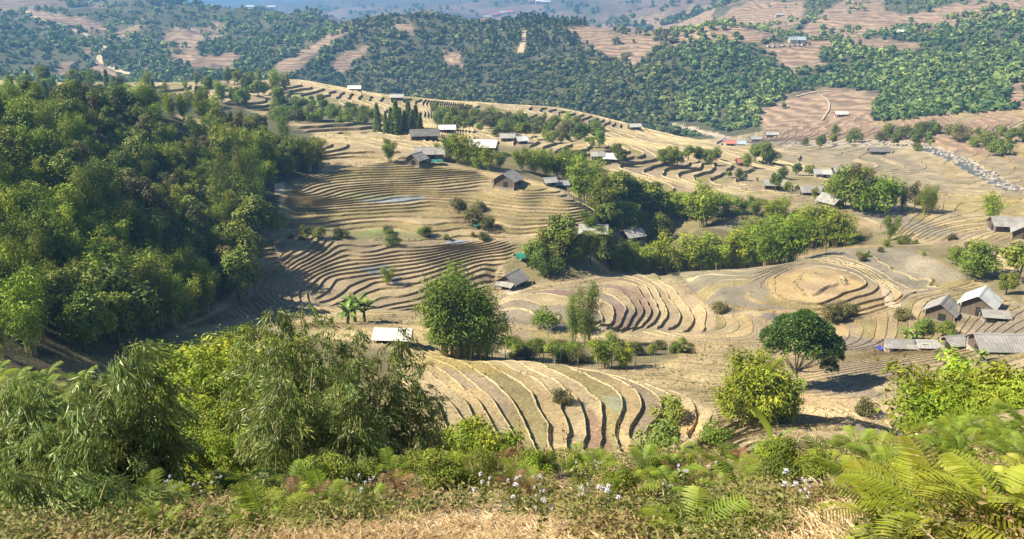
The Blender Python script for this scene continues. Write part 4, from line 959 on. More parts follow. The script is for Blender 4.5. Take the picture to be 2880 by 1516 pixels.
ribbon('path', [(75,27),(78,45),(130,62),(180,72),(230,95),(275,118)], 6, M_PATH, 700, 1.2, 'pale dirt track running down the far left hill')
ribbon('path', [(312,125),(282,152),(276,172),(330,202),(400,218)], 4.5, M_PATH, 700, 1.2, 'pale track zigzagging low on the far left hill')
ribbon('path', [(2233,275),(2280,262),(2315,258)], 2.2, M_PATH, 500, .8, 'pale track along the top of the far brown field')
ribbon('path', [(2292,262),(2330,285),(2335,305),(2318,330),(2305,350)], 1.0, M_PATH, 500, .8, 'footpath crossing the far brown field')
ribbon('path', [(2350,562),(2342,575),(2325,592),(2305,612),(2290,630)], 4.0, M_PATH, 150, .12, 'sandy farm track beside the grey roofed houses')
ribbon('path', [(2480,790),(2500,815),(2512,850),(2530,880),(2545,900)], 1.6, M_PATH, 100, .1, 'footpath down to the white roofed house')
ribbon('river', [(2600,415),(2650,432),(2700,455),(2760,490),(2830,525),(2900,550)], 7, M_WATER, 340, .1, 'dark river water among pale boulders', 'river')
def rock(seed):
    g = np.random.default_rng(seed); import bmesh
    b = bmesh.new(); bmesh.ops.create_icosphere(b, subdivisions=1, radius=1)
    for v in b.verts: v.co *= g.uniform(.75, 1.15); v.co.z *= .65
    me = bpy.data.meshes.new('boulder'); b.to_mesh(me); b.free(); me.materials.append(M_STONE); return me
ROCK = [rock(k) for k in range(5)]
cntb = 0
for k in range(900):
    s = random.random()**.8*(len(RIVER)-3)+2; i = min(int(s), len(RIVER)-2); f = s-i
    u = RIVER[i][0]*(1-f)+RIVER[i+1][0]*f; v = RIVER[i][1]*(1-f)+RIVER[i+1][1]*f
    wd_ = 5+min(max((u-1900)/90, 0), 14)
    c = cast(u+random.gauss(0, wd_*.5), v+random.gauss(0, wd_*.42), 340)
    if c is None or c[3] > 680: continue
    z = float(zfull(c[0], c[1])[0]); sz = random.uniform(.35, 1.2)
    link('boulder', ROCK[k % 5], None, (c[0], c[1], z+.1*sz), (random.uniform(-.3, .3), random.uniform(-.3, .3), random.uniform(0, 6)), (sz*random.uniform(.8, 1.5), sz, sz), label='pale boulder in the stony river bed', category='boulder', group='boulders of the river bed')
    cntb += 1
    if cntb >= 280: break

# ------------------------------------------------------------------ haze
import bmesh
HZ = bpy.data.materials.new('pale_haze'); HZ.use_nodes = True; N = HZ.node_tree.nodes; N.clear(); L = HZ.node_tree.links
ho = N.new('ShaderNodeOutputMaterial'); hv = N.new('ShaderNodeVolumePrincipled')
hv.inputs['Color'].default_value = (.23, .53, 1.0, 1); hv.inputs['Density'].default_value = 0.00028; hv.inputs['Anisotropy'].default_value = 0.15
L.new(hv.outputs[0], ho.inputs['Volume'])
zmin = float(VW[:, 2].min())-1; zmax = max(float(VW[:, 2].max()), 5)+20
b = bmesh.new(); bmesh.ops.create_cube(b, size=1)
for v in b.verts: v.co = Vector((v.co.x*19000, v.co.y*19000, zmin+(v.co.z+.5)*(zmax-zmin)))
me = bpy.data.meshes.new('haze'); b.to_mesh(me); b.free(); me.materials.append(HZ)
link('haze', me, kind='stuff', label='thin blue haze filling the valley air', category='haze')
# ------------------------------------------------------------------ houses and sheds
def roof_mat(name, c, c2, rough=.8, metal=0.0, wave=7.0):
    m, N, L = nodes_of(name)
    out = nn(N, 'ShaderNodeOutputMaterial'); b = nn(N, 'ShaderNodeBsdfPrincipled'); L.new(b.outputs[0], out.inputs[0])
    tc = nn(N, 'ShaderNodeTexCoord'); no = nn(N, 'ShaderNodeTexNoise'); no.inputs['Scale'].default_value = 1.6; no.inputs['Detail'].default_value = 6; no.inputs['Roughness'].default_value = .7
    L.new(tc.outputs['Object'], no.inputs['Vector'])
    r = nn(N, 'ShaderNodeMapRange'); r.inputs[1].default_value = .3; r.inputs[2].default_value = .7; L.new(no.outputs[0], r.inputs[0])
    mi_ = nn(N, 'ShaderNodeMix', data_type='RGBA'); mi_.inputs[6].default_value = (*c, 1); mi_.inputs[7].default_value = (*c2, 1); L.new(r.outputs[0], mi_.inputs[0])
    oi = nn(N, 'ShaderNodeObjectInfo'); m2 = nn(N, 'ShaderNodeMapRange'); m2.inputs[3].default_value = .82; m2.inputs[4].default_value = 1.15; L.new(oi.outputs['Random'], m2.inputs[0])
    sc_ = nn(N, 'ShaderNodeVectorMath', operation='SCALE'); L.new(mi_.outputs[2], sc_.inputs[0]); L.new(m2.outputs[0], sc_.inputs['Scale']); L.new(sc_.outputs[0], b.inputs['Base Color'])
    b.inputs['Roughness'].default_value = rough; b.inputs['Metallic'].default_value = metal
    wv = nn(N, 'ShaderNodeTexWave'); wv.inputs['Scale'].default_value = wave; L.new(tc.outputs['Object'], wv.inputs['Vector'])
    bp = nn(N, 'ShaderNodeBump'); bp.inputs['Strength'].default_value = .6; bp.inputs['Distance'].default_value = .04; L.new(wv.outputs[0], bp.inputs['Height']); L.new(bp.outputs[0], b.inputs['Normal'])
    return m
R_GREY = roof_mat('grey_cement_sheet', (.38, .355, .32), (.25, .235, .21)); R_DARK = roof_mat('dark_weathered_sheet', (.20, .185, .17), (.12, .11, .10))
R_WHITE = roof_mat('white_metal_sheet', (.74, .72, .66), (.62, .59, .52), .5); R_PALE = roof_mat('pale_grey_sheet', (.46, .44, .40), (.33, .31, .28))
R_TEAL = roof_mat('teal_metal_sheet', (.30, .38, .38), (.36, .42, .42), .5); R_RED = roof_mat('red_metal_sheet', (.48, .17, .12), (.40, .15, .10), .6)
M_WOOD = plain_mat('weathered_timber', (.17, .13, .09), .9, .5, 2.5, (.09, .07, .05), stretch=(6, 6, .6), bump=.5)
M_PLASTER = plain_mat('pale_plaster', (.55, .48, .38), .9, .3, 1.2)
M_DARK = plain_mat('painted_opening_dark', (.03, .028, .025), .95)  # near-black paint for the unlit inside of doors and windows
M_TARP = plain_mat('green_tarpaulin', (.03, .22, .17), .6, .2, 1); M_BLUE = plain_mat('blue_plastic', (.06, .07, .30), .5)
M_POLE = plain_mat('weathered_pole', (.42, .35, .25), .9, .4, 3)
BOXV = np.array([(-.5, -.5, 0), (.5, -.5, 0), (.5, .5, 0), (-.5, .5, 0), (-.5, -.5, 1), (.5, -.5, 1), (.5, .5, 1), (-.5, .5, 1)])
BOXF = np.array([(0, 3, 2, 1), (4, 5, 6, 7), (0, 1, 5, 4), (1, 2, 6, 5), (2, 3, 7, 6), (3, 0, 4, 7)])
_boxes = {}
def box_me(mat):
    if mat.name not in _boxes: _boxes[mat.name] = mesh_np('box_'+mat.name, BOXV, BOXF, (mat,))
    return _boxes[mat.name]
def box(name, parent, mat, loc, size, rot=(0, 0, 0)): return link(name, box_me(mat), parent, loc, rot, size)
_sheets = {}
def sheet_me(mat):
    """one corrugated sheet 1 x 1, bent rim, thin"""
    if mat.name in _sheets: return _sheets[mat.name]
    xs = np.linspace(-.5, .5, 7); top = np.array([(x, y, .012*(1 if i % 2 else -1)) for y in (-.5, .5) for i, x in enumerate(xs)]); bot = top-[0, 0, .02]
    V = np.r_[top, bot]; F = []
    for i in range(6): F += [(i, i+1, i+8, i+7), (14+i, 14+i+7, 14+i+8, 14+i+1)]
    F += [(0, 7, 21, 14), (6, 20, 27, 13)]+[(i, 14+i, 15+i, i+1) for i in range(6)]+[(7+i, 8+i, 22+i, 21+i) for i in range(6)]
    _sheets[mat.name] = mesh_np('sheet_'+mat.name, V, F, (mat,)); return _sheets[mat.name]
def tri_me(name, w, h, th, mat):
    V = np.array([(-w/2, -th/2, 0), (w/2, -th/2, 0), (0, -th/2, h), (-w/2, th/2, 0), (w/2, th/2, 0), (0, th/2, h)])
    me = bpy.data.meshes.new(name); me.from_pydata(V.tolist(), [], [(0, 1, 2), (5, 4, 3), (0, 3, 4, 1), (1, 4, 5, 2), (2, 5, 3, 0)]); me.materials.append(mat); return me
def house(name, label, u, vb, L_, W_, He, rise, rot, rmat, wmat=None, detail=1, rmin=50, cat='house', lean=False, group=None, loc=None):
    if loc is None:
        c = cast(u, vb, rmin)
        if c is None: return
        zz = zfull(np.array([c[0]]*3+[c[0]+L_/3, c[0]-L_/3]), np.array([c[1], c[1]+W_/3, c[1]-W_/3, c[1], c[1]])); loc = (c[0], c[1], float(np.median(zz)))
    wmat = wmat or M_WOOD
    o = link(name, None, None, loc, (0, 0, math.radians(rot)), label=label, category=cat, group=group)
    box('foundation', o, M_STONE, (0, 0, -2.2), (L_*1.02, W_*1.02, 2.35))
    t = .12
    box('wall', o, wmat, (0, -W_/2+t/2, .15), (L_-.02, t, He)); box('wall', o, wmat, (0, W_/2-t/2, .15), (L_-.02, t, He))
    for s in (-1, 1):
        box('wall', o, wmat, (s*(L_/2-t/2), 0, .15), (t, W_-2*t-.01, He))
        g_ = link('gable', tri_me('gable', W_-.05, rise*.98, t, wmat), o, (s*(L_/2-t/2), 0, He+.15), (0, 0, math.pi/2))
    # doors and windows: black slabs on the walls, painting the dark of openings
    d = box('door', o, M_DARK, (L_*.12, -W_/2-.03, .16), (1.0, .1, He*.82)); link('door_frame', box_me(M_POLE), d, (0, -.3, 1.0), None, (1.2, 1.2, .06))
    d2 = box('door', o, M_DARK, (-L_/2-.03, -W_*.1, .16), (.1, 1.0, He*.8))
    wn = box('window', o, M_DARK, (-L_*.25, -W_/2-.02, He*.5), (.8, .08, .7)); link('sill', box_me(M_POLE), wn, (0, -.5, -.1), None, (1.15, 1.8, .1))
    if detail:
        for sx in (-1, 1):
            for sy in (-1, 1): box('post', o, M_POLE, (sx*(L_/2+.22), sy*(W_/2+.22), -.4), (.14, .14, He+.55))
    ov = .55; hw = W_/2+ov; sl = math.hypot(hw, rise*hw/(W_/2)); an = math.atan2(rise, W_/2); Lr = L_+2*ov
    ridge = He+.15+rise+.12
    rf = link('roof', box_me(M_WOOD), o, (0, 0, ridge-.14), None, (Lr*.98, .14, .12))
    for s in (-1, 1):
        nx = max(2, int(round(Lr/1.05))) if detail else 2; ny = (3 if sl > 3.4 else 2) if detail else 1
        for i in range(nx):
            for j in range(ny):
                cx_ = -Lr/2+(i+.5)*Lr/nx; q = (j+.5)*sl/ny
                loc_ = Vector((cx_, s*q*math.cos(an), ridge-q*math.sin(an)+(.018*(ny-j))+random.uniform(0, .012)+(.01 if i % 2 else 0)))
                sh = link('roof_sheet', sheet_me(rmat), rf, None, None, (Lr/nx*1.05, sl/ny*1.08, 1))
                sh.matrix_parent_inverse = Matrix.Identity(4)
                inv = Matrix.Diagonal((1/(Lr*.98), 1/.14, 1/.12, 1)) @ Matrix.Translation((0, 0, -(ridge-.14)))
                m4 = inv @ Matrix.Translation(loc_) @ Matrix.Rotation(-s*an+random.uniform(-.01, .01), 4, 'X') @ Matrix.Diagonal((Lr/nx*1.05, sl/ny*1.08, 1, 1))
                sh.matrix_parent_inverse = inv; sh.matrix_basis = Matrix.Translation(loc_) @ Matrix.Rotation(-s*an, 4, 'X') @ Matrix.Diagonal((Lr/nx*1.05, sl/ny*1.08, 1, 1))
    cp_ = link('ridge_cap', tri_me('ridge_cap', .5, .2, Lr*1.01, rmat), o, (0, 0, ridge-.06), (0, 0, math.pi/2))
    if lean:
        for s in (-1,):
            for j in range(4):
                link('roof_sheet', sheet_me(rmat), o, (s*(L_/2+.75), (j-1.5)*W_/4, He*.92), (0, s*.35, 0), (1.7, W_/4*1.06, 1))
        for sy in (-1, 1): box('post', o, M_POLE, (-L_/2-1.45, sy*W_*.42, -.6), (.12, .12, He+.25))
    return o
HS = [
 ('house','weathered timber house with grey gabled roof beside the wet terraces',1440,806,6.8,6.4,2.3,2.1,58,R_GREY,None,1,100,True),
 ('house','dark gabled timber house at the top of the curved terraces',1428,522,6.6,6.8,2.1,2.0,66,R_GREY,None,1,150,False),
 ('house','low farmhouse with patchy grey roof in the upper farmstead',1208,446,9,5.5,1.9,1.6,6,R_GREY,None,1,180,False),
 ('house','small gabled house at the lower left of the farmstead',1172,462,5,5,1.9,1.6,62,R_GREY,None,1,180,False),
 ('house','long dark grey roofed house in front of the conifers',1195,394,10.5,6,2.2,1.8,8,R_DARK,None,1,200,False),
 ('house','white roofed building right of the long dark house',1258,376,7,4.5,2.3,1.3,4,R_WHITE,None,1,200,False),
 ('house','big bright white roofed house above the bamboo hedge',1362,426,9,7,2.2,1.8,-10,R_WHITE,None,1,200,False),
 ('house','small grey roofed house on the upper right terraces',1428,397,6,4.5,1.9,1.4,0,R_GREY,None,0,200,False),
 ('house','small white gabled house next to the small grey one',1466,402,4.5,4.5,1.9,1.5,25,R_WHITE,None,0,200,False),
 ('house','white roofed house by the round terraced mound',1722,456,6.5,5,2,1.5,-18,R_WHITE,None,0,200,False),
 ('house','dull grey house left of the white roof by the mound',1680,450,5,4,1.9,1.3,0,R_GREY,None,0,200,False),
 ('shed','tiny gabled hut alone on the upper terraces',1573,438,3,3,1.7,1.1,60,R_DARK,None,0,200,False),
 ('house','pale grey roof half hidden by trees above the belt',1668,668,7,5,2,1.5,-4,R_PALE,None,1,150,False),
 ('house','pale sloping roof sunk among the trees of the thicket',1778,676,6,5,2,1.6,28,R_PALE,None,1,150,False),
 ('house','dark gabled house left of the farm track clump',2178,532,8,5,2,1.7,-12,R_GREY,None,1,200,False),
 ('house','long low grey house at the bend of the farm track',2285,552,9,5,1.9,1.4,-2,R_GREY,None,1,200,False),
 ('house','steep grey gabled house right of the farm track',2335,582,6.5,6,2,2.0,125,R_GREY,None,1,180,False),
 ('house','grey gabled timber house left of the white roof at right',2648,892,7,6.2,2.2,2.0,52,R_GREY,None,1,100,False),
 ('house','large white roofed gabled house near the right edge',2752,878,8,6.8,2.8,2.2,52,R_WHITE,None,1,100,False),
 ('shed','low grey lean shed under the white roofed house',2795,900,4.5,3.2,1.3,.7,-12,R_GREY,None,1,100,False),
 ('shed','small grey shed with a pale side wall by the banana plant',2530,988,5.8,3.2,1.5,.8,-6,R_GREY,M_PLASTER,1,80,False),
 ('shed','tiny rust sided shed right of the small grey shed',2605,985,3.2,2.2,1.2,.6,-6,R_PALE,plain_mat('rusty_red_panel',(.42,.12,.06),.8,.3,2),0,80,False),
 ('shed','low dark sheeted shed left of the big grey barn roof',2690,978,5,4,1.4,.9,10,R_GREY,None,1,80,False),
 ('barn','broad grey sheeted barn roof at the lower right',2800,985,8.5,6.5,1.6,1.9,-3,R_GREY,None,1,80,False),
 ('house','long grey roof at the right edge of the golden field',2845,648,11,5.5,2,1.6,-8,R_GREY,None,1,150,False),
 ('house','grey gabled porch house cut by the right edge',2876,668,5.5,5,2,1.6,62,R_GREY,None,1,150,False),
 ('shed','white roofed shed below the banana, by the big bamboo',1108,966,6.4,4.6,1.7,1.0,-4,R_WHITE,None,1,70,False),
 ('shed','little pale hut left of the two by the hedge end',1546,522,3.2,2.6,1.4,.8,20,R_PALE,None,0,150,False),
 ('shed','little grey hut at the terrace edge under the big bamboo',1578,530,3.4,2.6,1.5,.8,12,R_GREY,None,0,150,False),
 ('house','large teal roofed house high on the right slope',2240,120,18,8,3.5,3,0,R_TEAL,M_PLASTER,0,500,False),
 ('house','small grey house high on the brown slope above the teal roof',2190,47,11,6,3,2,0,R_PALE,M_PLASTER,0,700,False),
 ('house','white and red farmhouse in the far brown field',2365,328,9,5,2.4,1.6,0,R_WHITE,plain_mat('faded_red_wall',(.42,.2,.15),.9),0,450,False),
 ('house','white walled house among trees on the right slope',2532,96,12,6,3,2,0,R_WHITE,M_PLASTER,0,600,False),
 ('house','small white roof on the left end of the middle ridge',998,256,8,5,2.2,1.5,0,R_WHITE,None,0,350,False),
 ('house','small pale roof further right on the middle ridge',1117,281,8,5,2.2,1.5,0,R_PALE,None,0,350,False),
 ('house','small house near the right end of the middle ridge',1785,366,7,5,2.2,1.5,10,R_PALE,None,0,350,False),
 ('house','dark long roof beside the river terraces',2472,432,11,5,2,1.5,-5,R_DARK,None,0,340,False),
 ('house','low grey roof at the foot of the far brown field',2170,384,9,5,2,1.5,0,R_PALE,None,0,400,False),
 ('house','low roof beside the river bend',2125,398,7,5,2,1.5,0,R_GREY,None,0,400,False),
 ('house','teal roofed house beside the river',2077,411,8,5,2.4,1.6,-4,R_TEAL,M_PLASTER,0,340,False),
 ('house','reddish house left of the teal roof by the river',2052,413,6,5,2.2,1.5,0,R_RED,M_PLASTER,0,340,False),
 ('house','white gabled house left of the reddish house by the river',2033,411,7,6,2.4,1.9,60,R_WHITE,M_PLASTER,0,340,False),
 ('house','small red roof on the orange terraces',2085,466,4.5,4,1.9,1.3,10,R_RED,None,0,250,False),
 ('house','pale roof in the hollow left of the tree clump',2310,500,7,5,2,1.4,-6,R_PALE,M_PLASTER,0,250,False),
 ('house','pale roof right of the teal one in the hollow',2360,492,6,5,2,1.4,8,R_PALE,None,0,250,False),
]
for nm, lb, u, vb, l, wd_, he, ri, ro, rm, wm, dt, rmin, ln_ in HS:
    k_ = .64 if rmin < 110 else .8
    house(nm, lb, u, vb, l*k_, wd_*k_, he*k_, ri*k_, ro, rm, wm, dt, rmin, nm, ln_)
for i, (u, v) in enumerate([(1372,52),(1388,46),(1402,43),(1418,40),(1432,38),(1360,62),(1378,66),(1395,60)]):
    house('house', 'red roofed house of the hamlet on the hazy mountain', u, v, 22, 9, 5, 4, random.uniform(-12, 12), R_RED if i % 3 else R_PALE, M_PLASTER, 0, 1300, 'house', group='hamlet on the mountain')
for i, (u, v) in enumerate([(1452,3),(1475,5),(1500,7),(1518,10),(1535,12)]):
    house('house', 'white house of the village at the top edge of the picture', u, v, 26, 10, 7, 4, random.uniform(-12, 12), R_WHITE, M_PLASTER, 0, 1300, 'house', group='village at the top edge')
for i, (u, v) in enumerate([(705,26),(720,33),(765,27),(712,35)]):
    house('house', 'tiny white house far off on the blue mountain', u, v, 30, 14, 10, 5, 0, R_WHITE, M_PLASTER, 0, 2500, 'house', group='houses on the blue mountain')
# terrace of garden tables below the teal roofed house
for k in range(9):
    c = cast(2160+k*14, 132-k*.6, 500)
    if c:
        o = link('garden_table', None, None, (c[0], c[1], float(zbase(c[0], c[1]))+.1), (0, 0, random.uniform(0, 3)), 1.6, label='white table on the terrace below the teal roofed house', category='table', group='tables below the teal roof')
        box('table_top', o, R_WHITE, (0, 0, .75), (2.2, 1.3, .12)); box('leg', o, R_WHITE, (-.9, 0, 0), (.15, .9, .74)); box('leg', o, R_WHITE, (.9, 0, 0), (.15, .9, .74))
# tarpaulins
def tarp(label, u, v, w_, d_, h_, mat, rmin):
    c = cast(u, v, rmin); z = float(zfull(c[0], c[1])[0])
    n = 7; xs, ys = np.meshgrid(np.linspace(-.5, .5, n), np.linspace(-.5, .5, n), indexing='ij')
    zz = h_*(1-(ys*1.6)**2*.5)-.18*np.cos(xs*9)*np.cos(ys*7)
    V = np.c_[(xs*w_).ravel(), (ys*d_).ravel(), zz.ravel()]; V2 = V-[0, 0, .03]; F = []
    for i in range(n-1):
        for j in range(n-1): a = i*n+j; F += [(a, a+n, a+n+1, a+1), (49+a, 49+a+1, 49+a+n+1, 49+a+n)]
    o = link('tarpaulin', None, None, (c[0], c[1], z), (0, 0, .3), label=label, category='tarpaulin')
    link('sheet', mesh_np('tarp_sheet', np.r_[V, V2], F, (mat,), True), o)
    for sx in (-1, 1):
        for sy in (-1, 1): box('pole', o, M_POLE, (sx*w_*.45, sy*d_*.45, -.3), (.08, .08, h_*.75+.3))
tarp('green tarpaulin behind the wooden house roof', 1468, 742, 3.2, 2.6, 2.4, M_TARP, 120)
tarp('teal tarpaulin beside the small farmstead house', 1228, 462, 3.0, 2.2, 1.3, M_TARP, 180)
tarp('green net canopy among the rocky terrace steps', 1348, 646, 3, 1.6, .7, M_TARP, 150)
tarp('blue plastic sheet left of the small grey shed', 2478, 988, 2, 1.2, .5, M_BLUE, 80)

# ------------------------------------------------------------------ posts, poles, wires
POST = mesh_np('post', *tube([(0, 0, -.4), (.01, 0, .6), (.0, .015, 1.2), (.02, 0, 2)], [.065, .06, .055, .045], 6)[:2], (M_POLE,), True)
def posts(x0, y0, lst, label, group, rmin):
    for X_, Y_, hz in lst:
        u, v = x0+X_/4, y0+Y_/4; c = cast(u, v, rmin)
        if c is None: continue
        z = float(zfull(c[0], c[1])[0]); d = math.hypot(c[3], z)
        h = hz/4*d/FPX*1.1
        link('fence_post', POST, None, (c[0], c[1], z), (random.uniform(-.06, .06), random.uniform(-.06, .06), random.uniform(0, 6)), (1.25, 1.25, h/2), label=label, category='post', group=group)
posts(1380, 740, [(225,1128,110),(165,1080,100),(545,1172,150),(600,1152,140),(785,1118,180),(980,1158,95),(1190,1197,150),(1325,1190,180),(1360,1168,120),(1622,1197,140),(1840,1188,150),(2000,1018,110),(2405,1003,80),(700,1190,120),(720,1200,110)], 'pale wooden post in the fence along the upper edge of the lower field', 'fence of the lower field', 60)
posts(1380, 740, [(1230,108,80),(1242,108,80),(1765,82,70),(2535,78,60),(2480,78,55),(795,205,60),(475,292,80),(1955,520,120),(1255,640,110)], 'thin pole on the edge of the terraced spur by the timber house', 'poles of the terraced spur', 90)
posts(1900, 680, [(455,318,65),(400,314,70),(1000,318,70),(1355,228,55),(1690,138,55),(1930,162,60),(2045,192,65),(640,842,100),(1160,882,90),(905,1112,130),(595,1185,100),(325,1243,90),(1380,312,40),(650,532,75),(2430,905,120),(1020,545,120)], 'thin wooden stake on the wet terraces by the domed mound', 'stakes on the wet terraces', 80)
for u, v, hp in [(2099,524,36),(2224,548,36),(2650,600,52),(2817,640,40),(2495,688,26),(1395,470,40),(2340,590,40)]:
    c = cast(u, v, 120)
    if c: z = float(zfull(c[0], c[1])[0]); link('utility_pole', POST, None, (c[0], c[1], z), (0, 0, 0), (1.7, 1.7, hp*math.hypot(c[3], z)/FPX*1.1/2), label='slim utility pole standing by the farm tracks on the right', category='pole', group='utility poles')
# ------------------------------------------------------------------ the domed tree, bananas, bare trees
def at_r(u, v, r):
    a, t = ray(u, v); return np.array([r*math.sin(float(a)), r*math.cos(float(a)), float(t)*r])
(bx, by, bz), rt = ground_at(2236, 1098, 60)
g = np.random.default_rng(5); mpp = math.hypot(rt, bz)/FPX*.86
LOBES = [(-78,-128,0,44),(-60,-95,20,38),(0,-150,0,62),(-25,-120,-25,50),(45,-135,10,58),(85,-105,0,48),(105,-75,12,34),(60,-95,-25,44),(15,-105,-40,44),(95,-50,-5,26),(-20,-140,45,52),(50,-120,50,50),(-85,-110,-12,26),(10,-175,5,36)]
CP, CAx, CL_ = [], [], []
for (dx, dv, dy, rr) in LOBES:
    n = int(rr*rr*.85); d = unit(g.normal(size=(n, 3))+[0, 0, .55]); d[:, 2] = np.where(d[:, 2] < -.3, -d[:, 2], d[:, 2])
    c = np.array([dx*mpp, dy*mpp, (-dv*1.08+22)*mpp/.9]); CP.append(c+d*rr*mpp*g.uniform(.72, 1.03, (n, 1))*[1, 1, .8]); CAx.append(d*.5+g.normal(size=(n, 3))*.6); CL_.append(np.full(n, g.uniform(.3, .6))+g.normal(size=n)*.2)
CP, CAx, CL_ = map(np.concatenate, (CP, CAx, CL_))
crown = cards(CP, CAx, g.uniform(.2, .4, len(CP)), g.uniform(.14, .24, len(CP)), CL_, g)
TP = [tube(np.array([(0, 0, -.5), (0, 0, 1.2), (-.1, 0, 2.4)])*1, [.26, .22, .19], 7)]
for (dx, dv, dy, rr) in LOBES[:10]:
    e = np.array([dx*mpp*.85, dy*mpp*.85, (-dv+18)*mpp/.9]); q = np.linspace(0, 1, 6)[:, None]; b0 = np.array([-.08, 0, 2.0+.04*abs(dx)*.2])
    TP.append(tube(b0+(e-b0)*q+np.c_[0*q, 0*q, .5*np.sin(q*math.pi)*(.3 if abs(dx) < 60 else -.4)], .11*(1-.75*q[:, 0]), 5))
o = link('domed_tree', None, None, (bx, by, bz), label='domed dark green tree with pale forked trunk in the right terraces', category='tree')
link('trunk', mk('domed_trunk', merge(TP), M_PALEBARK, True), o); link('crown', mk('domed_crown', crown, M_DOME), o)
def ban_leaf(seed, L_=1.0, W_=.27, arch=.5, torn=True):
    g = np.random.default_rng(seed); n = 13; s = np.linspace(0, 1, n); x = L_*(s-.18*arch*s**2); z = L_*(arch*.55*s-arch*.85*s**2.2)
    wd = W_*np.clip(np.sin(np.pi*np.clip(s*.93+.05, 0, 1))**.55, .03, 1)*np.where(s < .1, s*6+.1, 1)
    if torn: wd = wd*g.uniform(.8, 1.0, n)
    lift = .22
    Lf = np.c_[x, wd*.5, z-wd*lift*.0+wd*.16]; Md = np.c_[x, 0*x, z]; Rt = np.c_[x, -wd*.5, z+wd*.16]
    V = np.stack([Lf, Md, Rt], 1).reshape(-1, 3); F = []
    for i in range(n-1):
        a = i*3; F += [(a, a+1, a+4), (a, a+4, a+3), (a+1, a+2, a+5), (a+1, a+5, a+4)]
    V2 = V-[0, 0, .006*L_]; F2 = np.array(F)[:, ::-1]+len(V)
    lv = np.tile([.55, .9, .5], n)*g.uniform(.8, 1.1)
    return np.r_[V, V2], np.r_[F, F2], np.r_[lv, lv]
BLEAF = [mk('banana_leaf', ban_leaf(k, 1, .26, .35+.25*k), M_BAN, True) for k in range(4)]
BSTEM = mk('banana_stem', tube([(0, 0, -.3), (0, 0, .5), (.02, 0, 1)], [.11, .09, .05], 8), M_STEM, True)
def banana(loc, sz, nleaf, label, group=None, spec=None, stem=.5):
    o = link('banana_plant', None, None, loc, label=label, category='banana plant', group=group)
    link('stem', BSTEM, o, None, None, (sz, sz, sz*stem))
    for k in range(nleaf):
        az_ = k*2.4+random.uniform(-.3, .3); el = random.uniform(.15, 1.15)
        link('leaf', BLEAF[k % 4], o, (0, 0, sz*stem*random.uniform(.8, 1)), (0, -el, az_), sz*random.uniform(.75, 1.1))
    for (az_, el, s, m, ro) in (spec or []): link('leaf', BLEAF[m], o, (0, 0, sz*stem), (ro, -el, az_), s)
    return o
for i, (u, vb, s, n) in enumerate([(998,908,3.6,20),(978,915,3.0,16),(1025,910,3.2,16)]):
    (x, y, z), r = ground_at(u, vb, 60); banana((x, y, z), s, n, ['tall leafy banana plant above the white roofed shed', 'banana plant on the left of the tall one above the shed', 'banana plant on the right of the tall one above the shed'][i], None, None, .75)
for i, (u, vb, s) in enumerate([(2548,962,2.2),(2565,960,1.7),(2755,1015,1.6),(1470,730,2.0),(1490,735,1.8),(1510,728,2.0)]):
    (x, y, z), r = ground_at(u, vb, 60); banana((x, y, z), s, 10, 'banana plant by the small grey shed' if i < 3 else 'banana plant behind the wooden house', 'banana plants by the sheds' if i < 3 else 'banana plants behind the house', None, .6)
# near banana with one tall bright leaf
a_n = at_r(2165, 1330, 19.0); zg = float(zbase(a_n[0], a_n[1]))
banana((a_n[0], a_n[1], zg), .8, 0, 'young banana plant with one tall upright yellow green leaf', None, [(2.6, 1.0, 1.25, 0, 1.0), (.3, .62, .75, 0, -.5), (-.15, .30, .6, 1, 0), (3.5, .15, .6, 2, 0)], .35)
def bare_tree(label, u, vb, vt, rmin, seed):
    (x, y, z), r = ground_at(u, vb, rmin); H = (vb-vt)*math.hypot(r, z)/FPX*1.06; g = np.random.default_rng(seed)
    TP = [tube([(0, 0, -.3), (.03*H, 0, .5*H), (.0, .02*H, H)], [.018*H, .011*H, .003*H], 5)]; BP = []
    for k in range(16):
        s = g.uniform(.3, .95); b0 = np.array([.03*H*s, 0, s*H]); an = g.uniform(0, 6.28); l = H*g.uniform(.12, .3); e = b0+[math.cos(an)*l*.8, math.sin(an)*l*.8, l*.75]
        BP.append(tube([b0, (b0+e)/2+[0, 0, .02*H], e], [.006*H, .004*H, .0015*H], 4))
        for q in range(2): an2 = an+g.normal()*.8; m_ = b0*.4+e*.6; BP.append(tube([m_, m_+[math.cos(an2)*l*.3, math.sin(an2)*l*.3, l*.3], m_+[math.cos(an2)*l*.45, math.sin(an2)*l*.45, l*.55]], [.003*H, .002*H, .001*H], 3))
    o = link('bare_tree', None, None, (x, y, z), label=label, category='tree'); link('trunk', mk('bare_trunk', merge(TP), M_PALEBARK, True), o); link('branches', mk('bare_branches', merge(BP), M_PALEBARK), o)
bare_tree('bare pale tree trunk rising over the left wood', 632, 385, 300, 100, 3)
bare_tree('leafless pale shrub at the edge of the shaded gully', 705, 880, 815, 80, 4)
bare_tree('leafless grey shrub in the gully above the lower field', 1540, 965, 900, 60, 6)
bare_tree('thin bare branching tree in the clump by the farm track', 2425, 598, 505, 150, 8)

